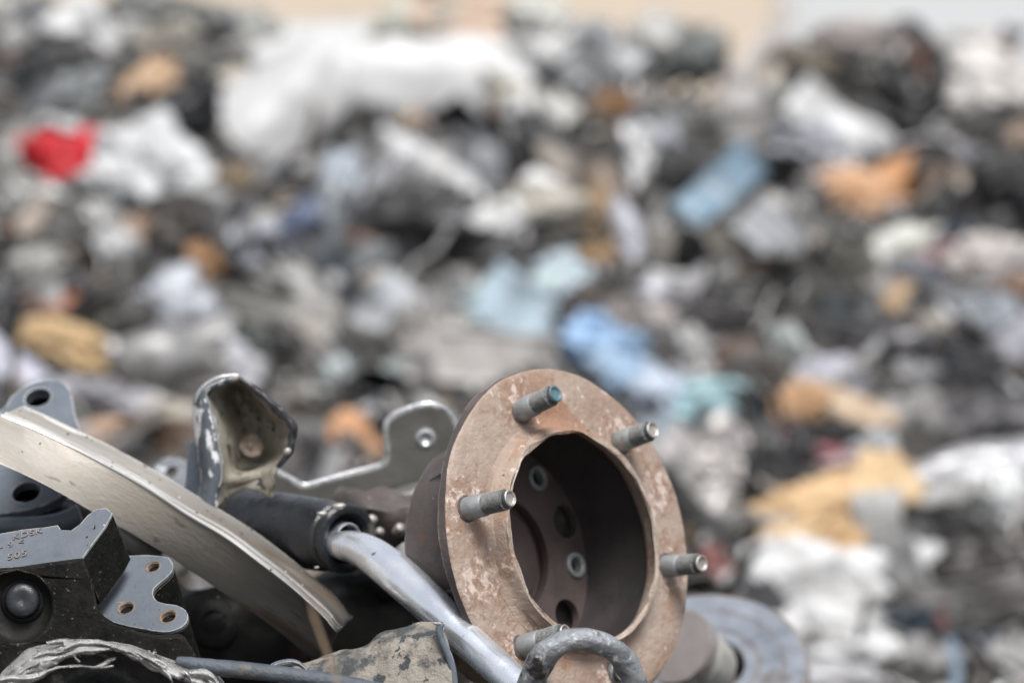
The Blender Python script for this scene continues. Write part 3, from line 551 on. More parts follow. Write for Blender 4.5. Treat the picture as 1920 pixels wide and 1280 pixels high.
def stud(A, R, tilt=(0, 0), L=62, endm='stud_end'):
    c = ang(HO, A, R); n = (hn+R_*tilt[0]+U_*tilt[1]).normalized(); r = 20.5
    mb = MB(); lathe(mb, c, n, [(a_*k, b_*k) for a_, b_ in [(r+1, -8), (r+1.2, 10), (r+.8, L*.40), (r-1.6, L*.40+3)]], 36)
    s = mb.build('stud', M['zinc'], hub, smooth=50)
    pr = []; h = L*.40
    while h < L-14:
        pr += [(r-3.2, h), (r-.6, h+1.6)]; h += 3.2
    pr += [(r-3, L-13), (r-5.2, L-11.5), (r-4.6, L-10), (r-4.6, L-2.5), (r-6.5, L), (r-7.5, L)]
    mb = MB(); lathe(mb, c, n, [(a_*k, b_*k) for a_, b_ in pr], 36); mb.build('stud_thread', M['thread_dark'], s, smooth=50)
    mb = MB(); lathe(mb, c, n, [(a_*k, b_*k) for a_, b_ in [(r-4.4, L-1.5), (r-6.3, L+.4), (r-8, L), (r-11, L-3.5), (.2, L-4.5)]], 30)
    mb.build('stud_tip', M[endm], s, smooth=40)
    mb = MB(); lathe(mb, c, n, [(a_*k, b_*k) for a_, b_ in [(r+1, 1.2), (r+4, 1.0), (r+6, -.5)]], 30, wob=2*k)
    mb.build('stud_shoulder', M['rust_dark'], s, smooth=40)
stud(-9, 260, (.0, .14), 96, 'teal'); stud(54, 256, (-.02, .05), 90); stud(-66.5, 274, (.14, .02), 104); stud(113.5, 260, (-.02, -.12), 94); stud(-128, 262, (.12, .10), 106); stud(176, 262, (-.1, -.25), 22)
def crust(m, pts):
    N = m.node_tree.nodes; L = m.node_tree.links; bs = N['Principled BSDF']; src = bs.inputs['Base Color'].links[0].from_socket
    tc = N.new('ShaderNodeTexCoord'); prev = None
    for p_ in pts:
        d = N.new('ShaderNodeVectorMath'); d.operation = 'DISTANCE'; d.inputs[1].default_value = p_; L.new(tc.outputs['Object'], d.inputs[0])
        if prev is None: prev = d.outputs['Value']
        else:
            q = N.new('ShaderNodeMath'); q.operation = 'MINIMUM'; L.new(prev, q.inputs[0]); L.new(d.outputs['Value'], q.inputs[1]); prev = q.outputs[0]
    for (r0, r1, sc_, thr, col) in ((.020, .065, 60, .53, (.25, .16, .115)), (.014, .048, 110, .555, (.52, .42, .37))):
        mr = N.new('ShaderNodeMapRange'); mr.inputs['From Min'].default_value = r0; mr.inputs['From Max'].default_value = r1; mr.inputs['To Min'].default_value = .10; mr.inputs['To Max'].default_value = -.16
        L.new(prev, mr.inputs[0]); t = N.new('ShaderNodeTexNoise'); t.inputs['Scale'].default_value = sc_; t.inputs['Detail'].default_value = 6; t.inputs['Roughness'].default_value = .65; L.new(tc.outputs['Object'], t.inputs['Vector'])
        a = N.new('ShaderNodeMath'); L.new(t.outputs['Fac'], a.inputs[0]); L.new(mr.outputs[0], a.inputs[1])
        r = N.new('ShaderNodeValToRGB'); r.color_ramp.elements[0].position = thr; r.color_ramp.elements[1].position = thr+.11; L.new(a.outputs[0], r.inputs[0])
        x = N.new('ShaderNodeMix'); x.data_type = 'RGBA'; L.new(r.outputs[0], x.inputs[0]); L.new(src, x.inputs[6]); x.inputs[7].default_value = (*col, 1); src = x.outputs[2]
    L.new(src, bs.inputs['Base Color'])
crust(M['rust'], [ang(HO, A, 270)-Vector(hub.location) for A in (-9, 54, -66.5, 113.5, -128, 176, -95, 82)])

# --- worn brake drum ring sweeping down from the left edge
def rail(pts, d0, d1, n=6):
    q = cat([(x, y, 0) for x, y in pts], n); N = len(q)-1
    return [P(v.x, v.y, d0+(d1-d0)*i/N) for i, v in enumerate(q)]
top = [(-60, 719), (37, 765), (82, 784), (140, 812), (200, 840), (287, 888), (375, 941), (462, 994), (520, 1036), (575, 1080), (622, 1120), (642, 1143)]
rid = [(-80, 742), (0, 781), (60, 804), (118, 830), (178, 859), (264, 905), (350, 960), (425, 1004), (493, 1054), (545, 1093), (597, 1139), (616, 1158)]
low = [(-110, 824), (0, 869), (60, 896), (110, 922), (167, 955), (240, 996), (319, 1044), (398, 1097), (450, 1131), (500, 1166), (545, 1201), (580, 1232)]
top = top[:11]+top[11:]; 
bd = thing('brake_ring', 'broad worn silver-brown brake drum ring sloping down from the left edge', 'brake drum', 500, 1290, 3.85)
Tp, Rd, Lo = rail(top, 4.02, 3.93), rail(rid, 3.90, 3.87), rail(low, 3.83, 3.96)
for rl_ in (Tp, Rd, Lo):
    q0 = rl_[-1]-rl_[-2]; q0.normalize(); p0 = rl_[-1]
    for s_, dz_ in ((.006, .003), (.011, .010), (.014, .022), (.015, .045)): rl_.append(p0+q0*s_+F_*dz_-U_*s_*.25)
def lerp(a, b, t): return a+(b-a)*t
back = (F_*.030+U_*.002)
mb = MB(); rows = []
for a, b, c in zip(Tp, Rd, Lo):
    e = (c-b).normalized(); o_ = (b-c).cross(R_+(-U_)*.6).normalized()
    if o_.dot(F_) > 0: o_ = -o_
    rows.append([c+back, c, lerp(c, b, .03)+o_*.0006, lerp(c, b, .5)+o_*.0035, lerp(c, b, .96)+o_*.001, b+back*.35, b+back])
rows2 = [r+[r[0]] for r in rows]
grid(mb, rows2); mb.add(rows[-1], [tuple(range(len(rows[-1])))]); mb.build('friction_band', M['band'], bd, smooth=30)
st = 6
mb = MB(); rows = []; rim_rows = []
for a, b, c in list(zip(Tp, Rd, Lo))[st:]:
    o_ = (b-c).cross(R_+(-U_)*.6).normalized()
    if o_.dot(F_) > 0: o_ = -o_
    rows.append([lerp(b, c, .05)+o_*.0002, lerp(b, c, .03)+o_*.0028, b+o_*.003, lerp(b, a, .06)+o_*.0005, lerp(b, a, .12)+o_*.0005, lerp(b, a, .18)+o_*.0038, lerp(b, a, .27)+o_*.0040, lerp(b, a, .30)+o_*.0005, lerp(b, a, .30)+back*.6, lerp(b, c, .05)+back*.6, lerp(b, c, .05)+o_*.0002])
    rim_rows.append([lerp(b, a, .28)+o_*.0012, lerp(b, a, .55)+o_*.0016, lerp(b, a, .93)+o_*.001, a, a+back, lerp(b, a, .28)+back, lerp(b, a, .28)+o_*.0012])
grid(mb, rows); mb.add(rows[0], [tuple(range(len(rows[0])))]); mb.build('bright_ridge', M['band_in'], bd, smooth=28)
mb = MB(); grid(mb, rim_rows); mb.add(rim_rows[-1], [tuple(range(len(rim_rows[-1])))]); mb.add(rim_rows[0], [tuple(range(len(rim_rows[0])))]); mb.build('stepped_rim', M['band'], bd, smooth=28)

# --- black cast bracket at lower left
n1 = V(-.2, .75, .63).normalized()
cb = thing('caliper_bracket', 'black cast iron bracket with raised characters and three threaded holes at lower left', 'car part', 180, 1290, 3.8)
O1 = P(120, 1010, 3.74); kk = k_(3.74)
arm = [(-70, 1003), (0, 1000), (45, 992), (85, 988), (108, 984), (115, 993), (133, 994), (149, 983), (165, 965), (181, 954), (200, 952), (211, 962), (197, 988), (173, 1020), (154, 1046), (85, 1057), (0, 1067), (-70, 1075)]
e1 = V(27, -86, -62)*kk
plate(MB(), poly_on(arm, O1, n1), O1, n1, e1*.04).build('arm', M['black'], cb, smooth=30, bevel=.0016, seg=3)
# rough casting sides with shade put into their colour: skirt just inside the face
def shrink(poly, O, n, off, ext, name, m, par, **kw):
    c = sum((Vector((*p_, 0)) for p_ in poly), Vector())/len(poly)
    return None
O2 = P(280, 1115, 3.77)
fl = rnd([(240, 1041), (306, 1042), (320, 1049), (325, 1062), (319, 1075), (303, 1089), (289, 1102), (287, 1115), (295, 1126), (311, 1131), (332, 1134), (348, 1143), (353, 1157), (345, 1171), (329, 1180), (306, 1184), (266, 1178), (213, 1166), (186, 1146), (172, 1133), (183, 1128), (200, 1100), (222, 1066)], 2)
hc = [((287, 1062), 13.5), ((236, 1139), 15.5), ((315, 1155), 16)]
hs_ = [circ(hit(x, y, O2, n1), n1, r*kk) for (x, y), r in hc]
e2 = V(22, -92, -60)*kk
flg = plate(MB(), poly_on(fl, O2, n1), O2, n1, e2*.06, hs_).build('mounting_flange', M['black'], cb, smooth=30, bevel=.0009)
pl = poly_on(fl, O2, n1); cen = sum(pl, Vector())/len(pl)
plate(MB(), [p_+(cen-p_)*.012-n1*.002+e2*.06 for p_ in pl], O2-n1*.002+e2*.06, n1, e2*1.1).build('flange_side', M['black_rough_shade'], cb, smooth=35)
pa = poly_on(arm, O1, n1); ca = sum(pa, Vector())/len(pa)
plate(MB(), [p_+(ca-p_)*.006-n1*.0018 for p_ in pa], O1-n1*.0018, n1, e1*1.02).build('arm_side', M['black_rough_shade'], cb, smooth=35)
for (x, y), r in hc:
    c = hit(x, y, O2, n1); mb = MB(); pr = []
    h = 0
    while h > -26: pr += [(r+.5, h), (r-1.8, h-1.5)]; h -= 3
    lathe(mb, c, n1, [(a_*kk, b_*kk) for a_, b_ in pr]+[(.3*kk, -27*kk)], 28)
    mb.build('threaded_hole', M['thread'], cb, smooth=60)
    mb = MB(); lathe(mb, c, n1, [(a_*kk, b_*kk) for a_, b_ in [(r+2.4, .2), (r+1.8, .7), (r-.2, .5), (r-.6, -1)]], 28, wob=1.2*kk)
    mb.build('hole_rim', M['dent'], cb, smooth=60)
body = [(-70, 1072), (40, 1064), (154, 1047), (173, 1085), (184, 1142), (212, 1170), (266, 1186), (306, 1193), (345, 1190), (366, 1222), (376, 1260), (376, 1340), (-70, 1340)]
O3 = P(100, 1150, 3.695); nf = V(.03, .12, 1).normalized()
rc = circ(hit(32, 1138, O3, nf), nf, 66*kk, 40)
plate(MB(), poly_on(body, O3, nf), O3, nf, V(-10, 0, -40)*kk, [rc]).build('bracket_body', M['black_rough_shade'], cb, smooth=35, bevel=.002)
mb = MB(); c = hit(32, 1138, O3, nf)
lathe(mb, c, nf, [(a_*kk, b_*kk) for a_, b_ in [(66, -2), (63, -18), (56, -26), (40, -30), (.5, -30)]], 48); mb.build('pin_recess', M['greasy'], cb, smooth=35)
mb = MB(); c = hit(40, 1124, O3, nf)
lathe(mb, c, nf, [(a_*kk, b_*kk) for a_, b_ in [(33, -30), (32, -14), (28, -8), (16, -5), (8, -8), (.5, -9)]], 40); mb.build('slide_pin', M['rubber'], cb, smooth=60)
mb = MB(); lathe(mb, c, nf, [(a_*kk, b_*kk) for a_, b_ in [(42, -30), (40, -24), (34, -22)]], 40); mb.build('pin_collar', M['greasy'], cb, smooth=60)
# raised foundry characters
x1 = (R_ - n1*R_.dot(n1)).normalized(); 
y1 = n1.cross(x1).normalized()
for (txt, px, py, size) in (('KDSK', 24, 1013, 17), ('- 9 <', 0, 1031, 17), ('505', 14, 1051, 19)):
    cu = bpy.data.curves.new('t', 'FONT'); cu.body = txt; cu.size = size*kk*1.25; cu.extrude = .0006; cu.space_character = 1.15
    to = bpy.data.objects.new('t', cu); COL.objects.link(to); bpy.context.view_layer.update()
    me = bpy.data.meshes.new_from_object(to.evaluated_get(bpy.context.evaluated_depsgraph_get()))
    bpy.data.objects.remove(to)
    c = hit(px, py, O1, n1)+n1*.0008; mb = MB(); rt = Matrix.Rotation(rad(8), 3, n1)
    mb.add([c+rt @ (x1*v.co.x+y1*v.co.y+n1*v.co.z) for v in me.vertices], [tuple(p_.vertices) for p_ in me.polygons])
    mb.build('cast_characters', M['rust_dark'], cb, smooth=30)

# --- torn cup-shaped spring seat
cup = thing('spring_seat', 'torn cup-shaped pressed steel seat caked with pale mud, standing upright', 'car part', 440, 990, 4.0)
Z = lambda x, y: (320+x/4, 680+y/4)
inner = [(505, 118), (400, 150), (300, 195), (268, 235), (300, 330), (340, 480), (370, 650), (385, 800), (385, 880), (365, 930), (350, 1010), (345, 1075)]
right = [(520, 118), (600, 180), (700, 262), (790, 345), (850, 400), (915, 490), (905, 600), (880, 690), (800, 780), (775, 870), (765, 950), (758, 1020)]
rows = []
for i_, (a, b) in enumerate(zip(inner, right)):
    r = []
    for j, t in enumerate((0, .12, .3, .5, .7, .88, 1)):
        x, y = a[0]+(b[0]-a[0])*t, a[1]+(b[1]-a[1])*t
        x, y = Z(x, y); dd = 4.0+.078*math.sin(math.pi*min(1, t*1.0))*(1 if i_ < 8 else .35)+.012*t
        if i_ >= len(inner)-2: y -= 26*math.sin(math.pi*t)
        if i_ == 0: dd = 4.0-.012+.02*t
        r.append(P(x, y, dd))
    rows.append(r)
mb = MB(); rr = resample(rows, 4, 4)
for i_, r in enumerate(rr):
    for j, p_ in enumerate(r): r[j] = p_ + F_*(.006*noise.noise(p_*28)) + (R_*.004*noise.noise(Vector((i_*.55, 3, 1))) if j == len(r)-1 else Vector())
grid(mb, rr); mb.build('mud_coated_cup', M['cupmud'], cup, smooth=60, solid=.0035)
outer_ = [(500, 100), (350, 118), (250, 178), (192, 255), (175, 360), (188, 480), (198, 600), (222, 740), (238, 860), (225, 960), (190, 1080), (180, 1180)]
rows = []
for i_, (a, b) in enumerate(zip(inner, outer_)):
    rows.append([P(*Z(a[0]+(b[0]-a[0])*t, a[1]+(b[1]-a[1])*t), 3.998+dz) for t, dz in ((0, 0), (.15, -.004), (.5, -.004), (.85, .006), (1, .016))])
grid(MB(), resample(rows, 3, 4)).build('flange_lip', M['cupedge'], cup, smooth=60, solid=.004)
tube(MB(), [P(*Z(x, y), 3.995) for x, y in [(188, 300), (200, 250), (250, 180), (350, 120), (430, 104), (505, 100), (525, 118)]], [.0012, .0022, .0030, .0034, .0034, .0028, .0012], seg=10, n=4, wob=.3).build('bright_edge', M['rolled'], cup, smooth=80)
tube(MB(), [P(*Z(x-4, y), 3.992) for x, y in inner[2:10]], [.0011]*8, seg=8, n=4, wob=.5).build('fold_edge', M['hat'], cup, smooth=80)
rb = [P(*Z(x, y), 4.0) for x, y in [(500, 112), (600, 172), (700, 255), (790, 338), (850, 395), (915, 485), (908, 590), (885, 680), (800, 782)]]
tube(MB(), rb, [.0018, .0028, .0036, .0042, .0044, .0044, .0042, .004, .0025], seg=8, n=5, wob=.5).build('torn_edge_shade', M['rubber'], cup, smooth=70)  # dark tube, also paints the shading where the torn rim curls
c = P(470, 836, 4.035); n_ = V(.25, .25, .9).normalized(); kc = k_(4.03)
lathe(MB(), c, n_, [(a_*kc, b_*kc) for a_, b_ in [(22, 6), (18, 3), (11, -1), (7, -1), (6, 3), (.4, 4)]], 32, wob=4*kc).build('bolt_dent', M['dent'], cup, smooth=60)
lathe(MB(), P(539, 846, 3.985), V(.3, .1, .9), [(a_*kc, b_*kc) for a_, b_ in [(7, -6), (7, 4), (4, 7), (.4, 7)]], 16).build('button_or_hole_light', M['stud_end'], cup, smooth=60)
On = P(362, 880, 4.04); nn_ = V(-.6, .1, .8).normalized()
plate(MB(), poly_on(rnd([(352, 838), (362, 826), (376, 832), (384, 930), (372, 960), (340, 958), (348, 900)], 3), On, nn_), On, nn_, F_*.006).build('rear_plate', M['bluegrey'], cup, bevel=.001)

# --- rubber bushing tube and bright bent rod
bt = thing('bushing_tube', 'black rubber sleeved tube lying level behind the sloping ring', 'tube', 560, 1075, 4.0)
D = 3.96; k = k_(D); c = P(652, 1010, D); bn = V(.62, -.05, .78).normalized()
mb = MB(); lathe(mb, c, bn, [(a_*k, b_*k) for a_, b_ in [(66, -330), (68, -300), (69, -220), (69, -140), (67, -70), (62, -42), (64, -36), (65, -30), (61, -26), (63, -14), (66, -6), (64, 0), (58, 3), (50, 2), (44, -8), (40, -26), (8, -30)]], 72, wob=1.5*k)
mb.build('rubber_sleeve', M['rubber'], bt, smooth=40)
mb = MB(); lathe(mb, c, bn, [(a_*k, b_*k) for a_, b_ in [(66, -520), (67, -400), (66, -325), (60, -318)]], 64, wob=3*k); mb.build('muddy_tube', M['mud_tube'], bt, smooth=40)
mb = MB(); lathe(mb, c, bn, [(a_*k, b_*k) for a_, b_ in [(31, -28), (31, 1), (29, 4), (26, 2), (26, -28)]], 48); mb.build('inner_sleeve', M['bluegrey'], bt, smooth=40)
x_, y_, _ = frame(bn); pts = [c+bn*1*k+(-R_*math.cos(t)+U_*math.sin(t)*1.0)*50*k for t in [rad(a) for a in range(-35, 20, 6)]]
tube(MB(), pts, [.0012]*len(pts), seg=6, n=2).build('paint_line', M['teal'], bt)
for (x, y, r) in ((636, 948, 9), (604, 962, 7), (594, 1063, 3.5)):
    bm = bmesh.new(); bmesh.ops.create_icosphere(bm, subdivisions=2, radius=1); p_ = P(x, y, D-.035)
    MB().add([p_+Vector((v.co.x*1.5, v.co.y, v.co.z*.7))*r*k*(1+.3*noise.noise(v.co*2)) for v in bm.verts], [tuple(v.index for v in f.verts) for f in bm.faces]).build('mud_spatter', M['stud_end'], bt, smooth=80); bm.free()
rod = thing('stabiliser_rod', 'bright silver bent rod coming out of the black tube and running to the bottom edge', 'rod', 1000, 1300, 3.7)
path = [(618, 1008, 3.97, 20), (634, 1020, 3.95, 25), (667, 1026, 3.93, 31), (706, 1047, 3.90, 36), (747, 1079, 3.87, 38), (790, 1117, 3.84, 37), (832, 1156, 3.81, 35), (880, 1203, 3.78, 33), (932, 1250, 3.75, 32), (985, 1298, 3.72, 32), (1040, 1350, 3.69, 32)]
tube(MB(), [P(x, y, d) for x, y, d, r in path], [r*k_(d) for x, y, d, r in path], seg=36, n=6, wob=.03).build('rod_bar', M['chrome'], rod, smooth=80)
tr = thing('muddy_channel', 'narrow mud-stained channel strip running under the bright rod', 'car part', 930, 1300, 3.85)
pc = [(868, 1212), (900, 1240), (935, 1270), (970, 1300), (1010, 1345)]
rows = [[P(x-26, y+24, 3.87), P(x-22, y+12, 3.86), P(x+4, y-8, 3.86), P(x+10, y-20, 3.88)] for x, y in pc]
grid(MB(), resample(rows, 4, 4)).build('channel_strip', M['mud_tube'], tr, solid=.004, smooth=60)

# --- grey steel bracket behind
gb = thing('steel_bracket', 'grey angled steel bracket with a rounded holed tab, behind the black tube', 'bracket', 700, 960, 4.2)
ng = V(.12, -.12, .98).normalized(); Og = P(700, 880, 4.2); kg = k_(4.2)
ol = [(500, 878), (520, 884), (545, 897), (570, 911), (600, 903), (650, 890), (700, 877), (722, 868), (727, 850), (724, 820), (723, 798), (732, 784), (750, 773), (775, 764), (799, 757), (825, 761), (846, 777), (858, 801), (856, 825), (850, 850), (845, 885), (800, 925), (740, 940), (690, 950), (640, 962), (560, 960), (505, 935)]
plate(MB(), poly_on(ol, Og, ng, 2), Og, ng, -ng*.016, [circ(hit(798, 821, Og, ng), ng, 15*kg)]).build('bracket_plate', M['greysteel'], gb, bevel=.003, seg=3, smooth=40)
el = [(515, 883), (545, 899), (570, 911), (600, 904), (650, 890), (700, 877), (722, 867), (726, 850), (724, 820), (724, 798), (733, 784), (750, 773), (775, 764), (799, 758), (825, 762), (846, 778), (857, 801), (855, 830)]
tube(MB(), [hit(x, y, Og, ng)-ng*.004 for x, y in el], [6.5*kg]*len(el), seg=14, n=4, wob=.08).build('rolled_edge', M['rolled'], gb, smooth=80)
lathe(MB(), hit(798, 822, Og, ng), ng, [(a_*kg, b_*kg) for a_, b_ in [(19, -8), (18, 2), (13, 4), (10, 0), (.5, -3)]], 30).build('button_or_hole_light', M['rolled'], gb, smooth=60)  # bright dome added for the light showing through the hole
led = [(560, 968), (640, 958), (700, 938), (760, 918), (800, 905), (850, 880)]
rows = [[P(x, y-4, 4.19), P(x, y, 4.165), P(x, y+9, 4.150), P(x+1, y+17, 4.152)] for x, y in led]
grid(MB(), resample(rows, 3, 3)).build('folded_ledge', M['greysteel'], gb, solid=.005, bevel=.001, smooth=60)
On2 = P(720, 960, 4.19)
plate(MB(), poly_on([(600, 968), (640, 962), (700, 945), (770, 918), (850, 890), (860, 960), (810, 1015), (740, 1008), (690, 1000), (640, 990), (610, 985)], On2, ng, 2), On2, ng, -ng*.012).build('lower_plate', M['mud_tube'], gb, bevel=.002, smooth=40)
sm = thing('seized_joint', 'small dark joint with pale specks between the black tube and the rusty hub', 'car part', 720, 1010, 4.1)
tube(MB(), [P(640, 960, 4.15), P(700, 965, 4.12), (P(760, 975, 4.12)), P(850, 985, 4.15)], [.022, .028, .026, .02], seg=20, n=5, wob=.4).build('joint_body', M['rust_dark'], sm, rough=.006, rscale=50)
for (x, y, r) in ((698, 973, 9), (712, 996, 8), (750, 990, 10)):
    lathe(MB(), P(x, y, 4.06), V(.3, .5, .8), [(a_*r*kg, b_*r*kg) for a_, b_ in [(1.1, -1.5), (1, .3), (.7, .7), (.1, .8)]], 14, wob=.0008).build('bolt_head', M['stud_end'], sm, smooth=50)
tube(MB(), [P(762, 985, 4.06), P(790, 968, 4.03), P(822, 950, 4.02)], [.003, .0035, .003], seg=10, n=4).build('split_pin', M['greysteel'], sm)

# --- brake disc at lower right
bdsc = thing('brake_disc', 'round blue-grey brake disc lying beyond the rusty hub at lower right', 'brake disc', 1310, 1330, 4.5)
D = 4.5; k = k_(D); dn = V(-.05, .76, .65).normalized(); dc = P(1328, 1244, D)
mb = MB(); lathe(mb, dc, dn, [(a_*k, b_*k) for a_, b_ in [(68, -2), (70, 0), (92, 0), (93, -2), (96, -2), (97, 0), (140, 0), (141, -1), (143, -1), (144, 0), (182, 0), (183, -3), (189, -3), (191, -5), (191, -20), (188, -23), (70, -23), (68, -21)]], 110, close=True); mb.build('disc_plate', M['disc'], bdsc, smooth=35)
mb = MB(); lathe(mb, dc, dn, [(a_*k, b_*k) for a_, b_ in [(70, -6), (66, -60), (.5, -62)]], 60); mb.build('disc_bore', M['rust_dark'], bdsc, smooth=35)
fx, fy, _ = frame(dn)
tube(MB(), [dc+dn*.001+(R_*110-U_*20)*k, dc+dn*.001+(R_*135-U_*8-F_*-10)*k, dc+dn*.001+(R_*160-U_*14)*k], [.0008]*3, seg=6, n=4).build('wire_mark', M['greasy'], bdsc)
bp_ = thing('bearing_cover', 'stepped grey-brown round cover between rusty hub and brake disc', 'car part', 1290, 1290, 4.35)
k2 = k_(4.4); ax = V(-.52, .42, .74).normalized(); c2 = P(1322, 1250, 4.44)
lathe(MB(), c2, ax, [(a_*k2, b_*k2) for a_, b_ in [(60, -14), (62, 0), (64, 50), (60, 56), (56, 62), (56, 78)]], 80, wob=1*k2).build('cover_step', M['hat'], bp_, smooth=35)
lathe(MB(), c2, ax, [(a_*k2, b_*k2) for a_, b_ in [(56, 74), (70, 78), (73, 82), (73, 100), (72, 106), (40, 108), (.5, 108)]], 80, wob=1.5*k2).build('cover_cap', M['cap'], bp_, smooth=35)

# --- bent hook in front of the hub
hk = thing('bent_hook', 'thick scuffed grey rod bent into a hook in front of the rusty hub', 'hook', 1100, 1300, 3.65)
path = [(975, 1345, 3.66, 28), (992, 1296, 3.66, 27), (1006, 1256, 3.65, 27), (1028, 1220, 3.64, 25), (1064, 1201, 3.64, 21), (1106, 1199, 3.64, 22), (1146, 1214, 3.65, 22), (1174, 1243, 3.66, 23), (1192, 1284, 3.67, 24), (1204, 1345, 3.68, 24)]
tube(MB(), [P(x, y, d) for x, y, d, r in path], [r*k_(d) for x, y, d, r in path], seg=32, n=6, wob=.14).build('hook_rod', M['hook'], hk, smooth=80)

# --- muddy folded bracket, lower centre
mbk = thing('folded_bracket', 'mud-spattered folded steel bracket with a grey cut edge at the bottom centre', 'bracket', 720, 1300, 3.75)
topl = [(520, 1262), (580, 1243), (626, 1227), (660, 1219), (687, 1212), (700, 1201), (715, 1190), (745, 1181), (772, 1174), (800, 1169), (822, 1166)]
rows = []
for i_, (x, y) in enumerate(topl):
    t = i_/(len(topl)-1)
    rows.append([P(x, y, 3.80-.02*t), P(x+2, y+5, 3.775-.02*t), P(x+6+10*t, y+30, 3.76-.02*t), P(x+8+16*t, y+70, 3.75-.02*t), P(x+10+18*t, y+150, 3.74-.02*t)])
rr = resample(rows, 4, 3)
for r in rr:
    for j, p_ in enumerate(r): r[j] = p_+F_*.004*noise.noise(p_*30)+U_*.0025*noise.noise(p_*60)
grid(MB(), rr).build('bracket_sheet', M['muddy'], mbk, solid=.004, smooth=60)
es = [(818, 1167), (826, 1171), (824, 1183), (830, 1205), (842, 1232), (849, 1262), (852, 1300), (854, 1350)]
rows = [[P(x-6, y, 3.735), P(x-4.5, y, 3.727), P(x+4.5, y, 3.727), P(x+6, y, 3.735), P(x+5, y, 3.76)] for x, y in es]
grid(MB(), resample(rows, 3, 5)).build('cut_edge', M['bluegrey'], mbk, solid=.002, smooth=50)
tabp = [(508, 1246), (520, 1240), (540, 1236), (556, 1238), (568, 1246), (576, 1256), (584, 1275)]
rows = [[P(x, y, 3.72), P(x+2, y+6, 3.715), P(x+4, y+9, 3.74)] for x, y in tabp]
grid(MB(), resample(rows, 3, 4)).build('curled_tab', M['bluegrey'], mbk, solid=.002, smooth=60)

# --- dark hose
hs2 = thing('rubber_hose', 'dark blue-grey rubber hose along the bottom edge right of the torn metal', 'hose', 500, 1290, 3.66)
path = [(330, 1238, 8), (350, 1243, 13), (400, 1250, 15.5), (460, 1256, 16), (530, 1264, 16), (600, 1274, 16), (680, 1288, 16), (760, 1306, 16)]
pts = cat([(x, y, 0) for x, y, r in path], 1)
tube(MB(), [P(x, y, 3.64) for x, y, r in path], [r*k_(3.64) for x, y, r in path], seg=24, n=10, wob=.02).build('hose_tube', M['hose'], hs2, smooth=80, rough=.0012, rscale=160)

# --- torn crumpled metal shell, bottom left
tm = thing('torn_shell', 'torn silver metal shell with frayed edges in the bottom left corner', 'torn metal', 200, 1300, 3.6)
rim = [(-20, 1292), (6, 1262), (27, 1240), (53, 1218), (93, 1209), (127, 1200), (186, 1203), (239, 1209), (292, 1227), (345, 1246), (385, 1257), (408, 1266), (424, 1290)]
inn = [(-10, 1330), (20, 1290), (50, 1268), (85, 1250), (115, 1236), (140, 1226), (186, 1219), (230, 1224), (275, 1247), (310, 1262), (350, 1275), (375, 1284), (395, 1310)]
rows = []
for a, b in zip(rim, inn):
    rows.append([P(a[0], a[1]+3, 3.70), P(*a, 3.66), P(a[0]+(b[0]-a[0])*.4, a[1]+(b[1]-a[1])*.4, 3.625), P(a[0]+(b[0]-a[0])*.8, a[1]+(b[1]-a[1])*.8, 3.61), P(b[0], b[1], 3.612)])
rr = resample(rows, 8, 16)
for i_, r in enumerate(rr):
    for j, p_ in enumerate(r):
        s_ = .0045 if i_ < len(rr)*.55 else .0022
        f_ = noise.noise(p_*55)*s_+abs(noise.noise(p_*130))*s_*.8
        r[j] = p_-F_*f_+U_*noise.noise(p_*70)*s_*.7*(1.8 if j > len(r)-5 else .6)
for i_, r in enumerate(rr):
    for j, p_ in enumerate(r): r[j] = p_-F_*(.0014*abs(noise.noise(p_*260))+.0010*noise.noise(p_*420))
grid(MB(), rr).build('bright_rim', M['foil'], tm, smooth=50, solid=.0018)
rows = []
for a in inn:
    rows.append([P(a[0], a[1]-4, 3.622), P(a[0]+4, a[1]+12, 3.66), P(a[0]+(180-a[0])*.2, a[1]+45, 3.67), P(a[0]+(180-a[0])*.2, a[1]+90, 3.62)])
rr = resample(rows, 6, 6)
for r in rr:
    for j, p_ in enumerate(r): r[j] = p_-F_*.007*noise.noise(p_*40)-F_*.003*abs(noise.noise(p_*110))
grid(MB(), rr).build('dark_hollow', M['foil_dark'], tm, smooth=50, solid=.0018)
def sliver(pts, wd, name='torn_strip', m='foil', d=3.60):
    rows = []
    N = len(pts)
    for i_, (x, y) in enumerate(pts):
        q_ = wd[i_]; rows.append([P(x-q_*.3, y-q_, d+.002), P(x, y, d-.004), P(x+q_*.3, y+q_, d+.001)])
    rr = resample(rows, 3, 4)
    for r in rr:
        for j, p_ in enumerate(r): r[j] = p_+U_*.0012*noise.noise(p_*120)-F_*.002*noise.noise(p_*90)
    grid(MB(), rr).build(name, M[m], tm, solid=.0012, smooth=50)
sliver([(-6, 1276), (20, 1272), (48, 1272), (75, 1266), (92, 1257), (115, 1250), (150, 1249), (182, 1251), (213, 1249)], [7, 6, 7, 6, 2.5, 1.8, 1.8, 1.8, .8])
sliver([(180, 1250), (192, 1247), (204, 1239), (217, 1233)], [1.5, 4, 4.5, .8])
sliver([(36, 1262), (50, 1252), (66, 1245), (74, 1240)], [3, 3.5, 2.5, .8], d=3.612)
sliver([(58, 1248), (84, 1239), (104, 1234), (118, 1228)], [4, 4, 5, 2], d=3.615)
sliver([(88, 1206), (100, 1204), (118, 1202), (130, 1200), (137, 1206)], [3, 4, 5, 4, 2], d=3.625)
sliver([(120, 1208), (138, 1210), (146, 1220), (150, 1230)], [9, 10, 6, 1], d=3.62)
sliver([(268, 1234), (290, 1248), (312, 1262), (322, 1274)], [3, 5, 6, 7], d=3.605)
sliver([(355, 1262), (380, 1262), (398, 1268), (412, 1286)], [6, 9, 8, 6], d=3.61)
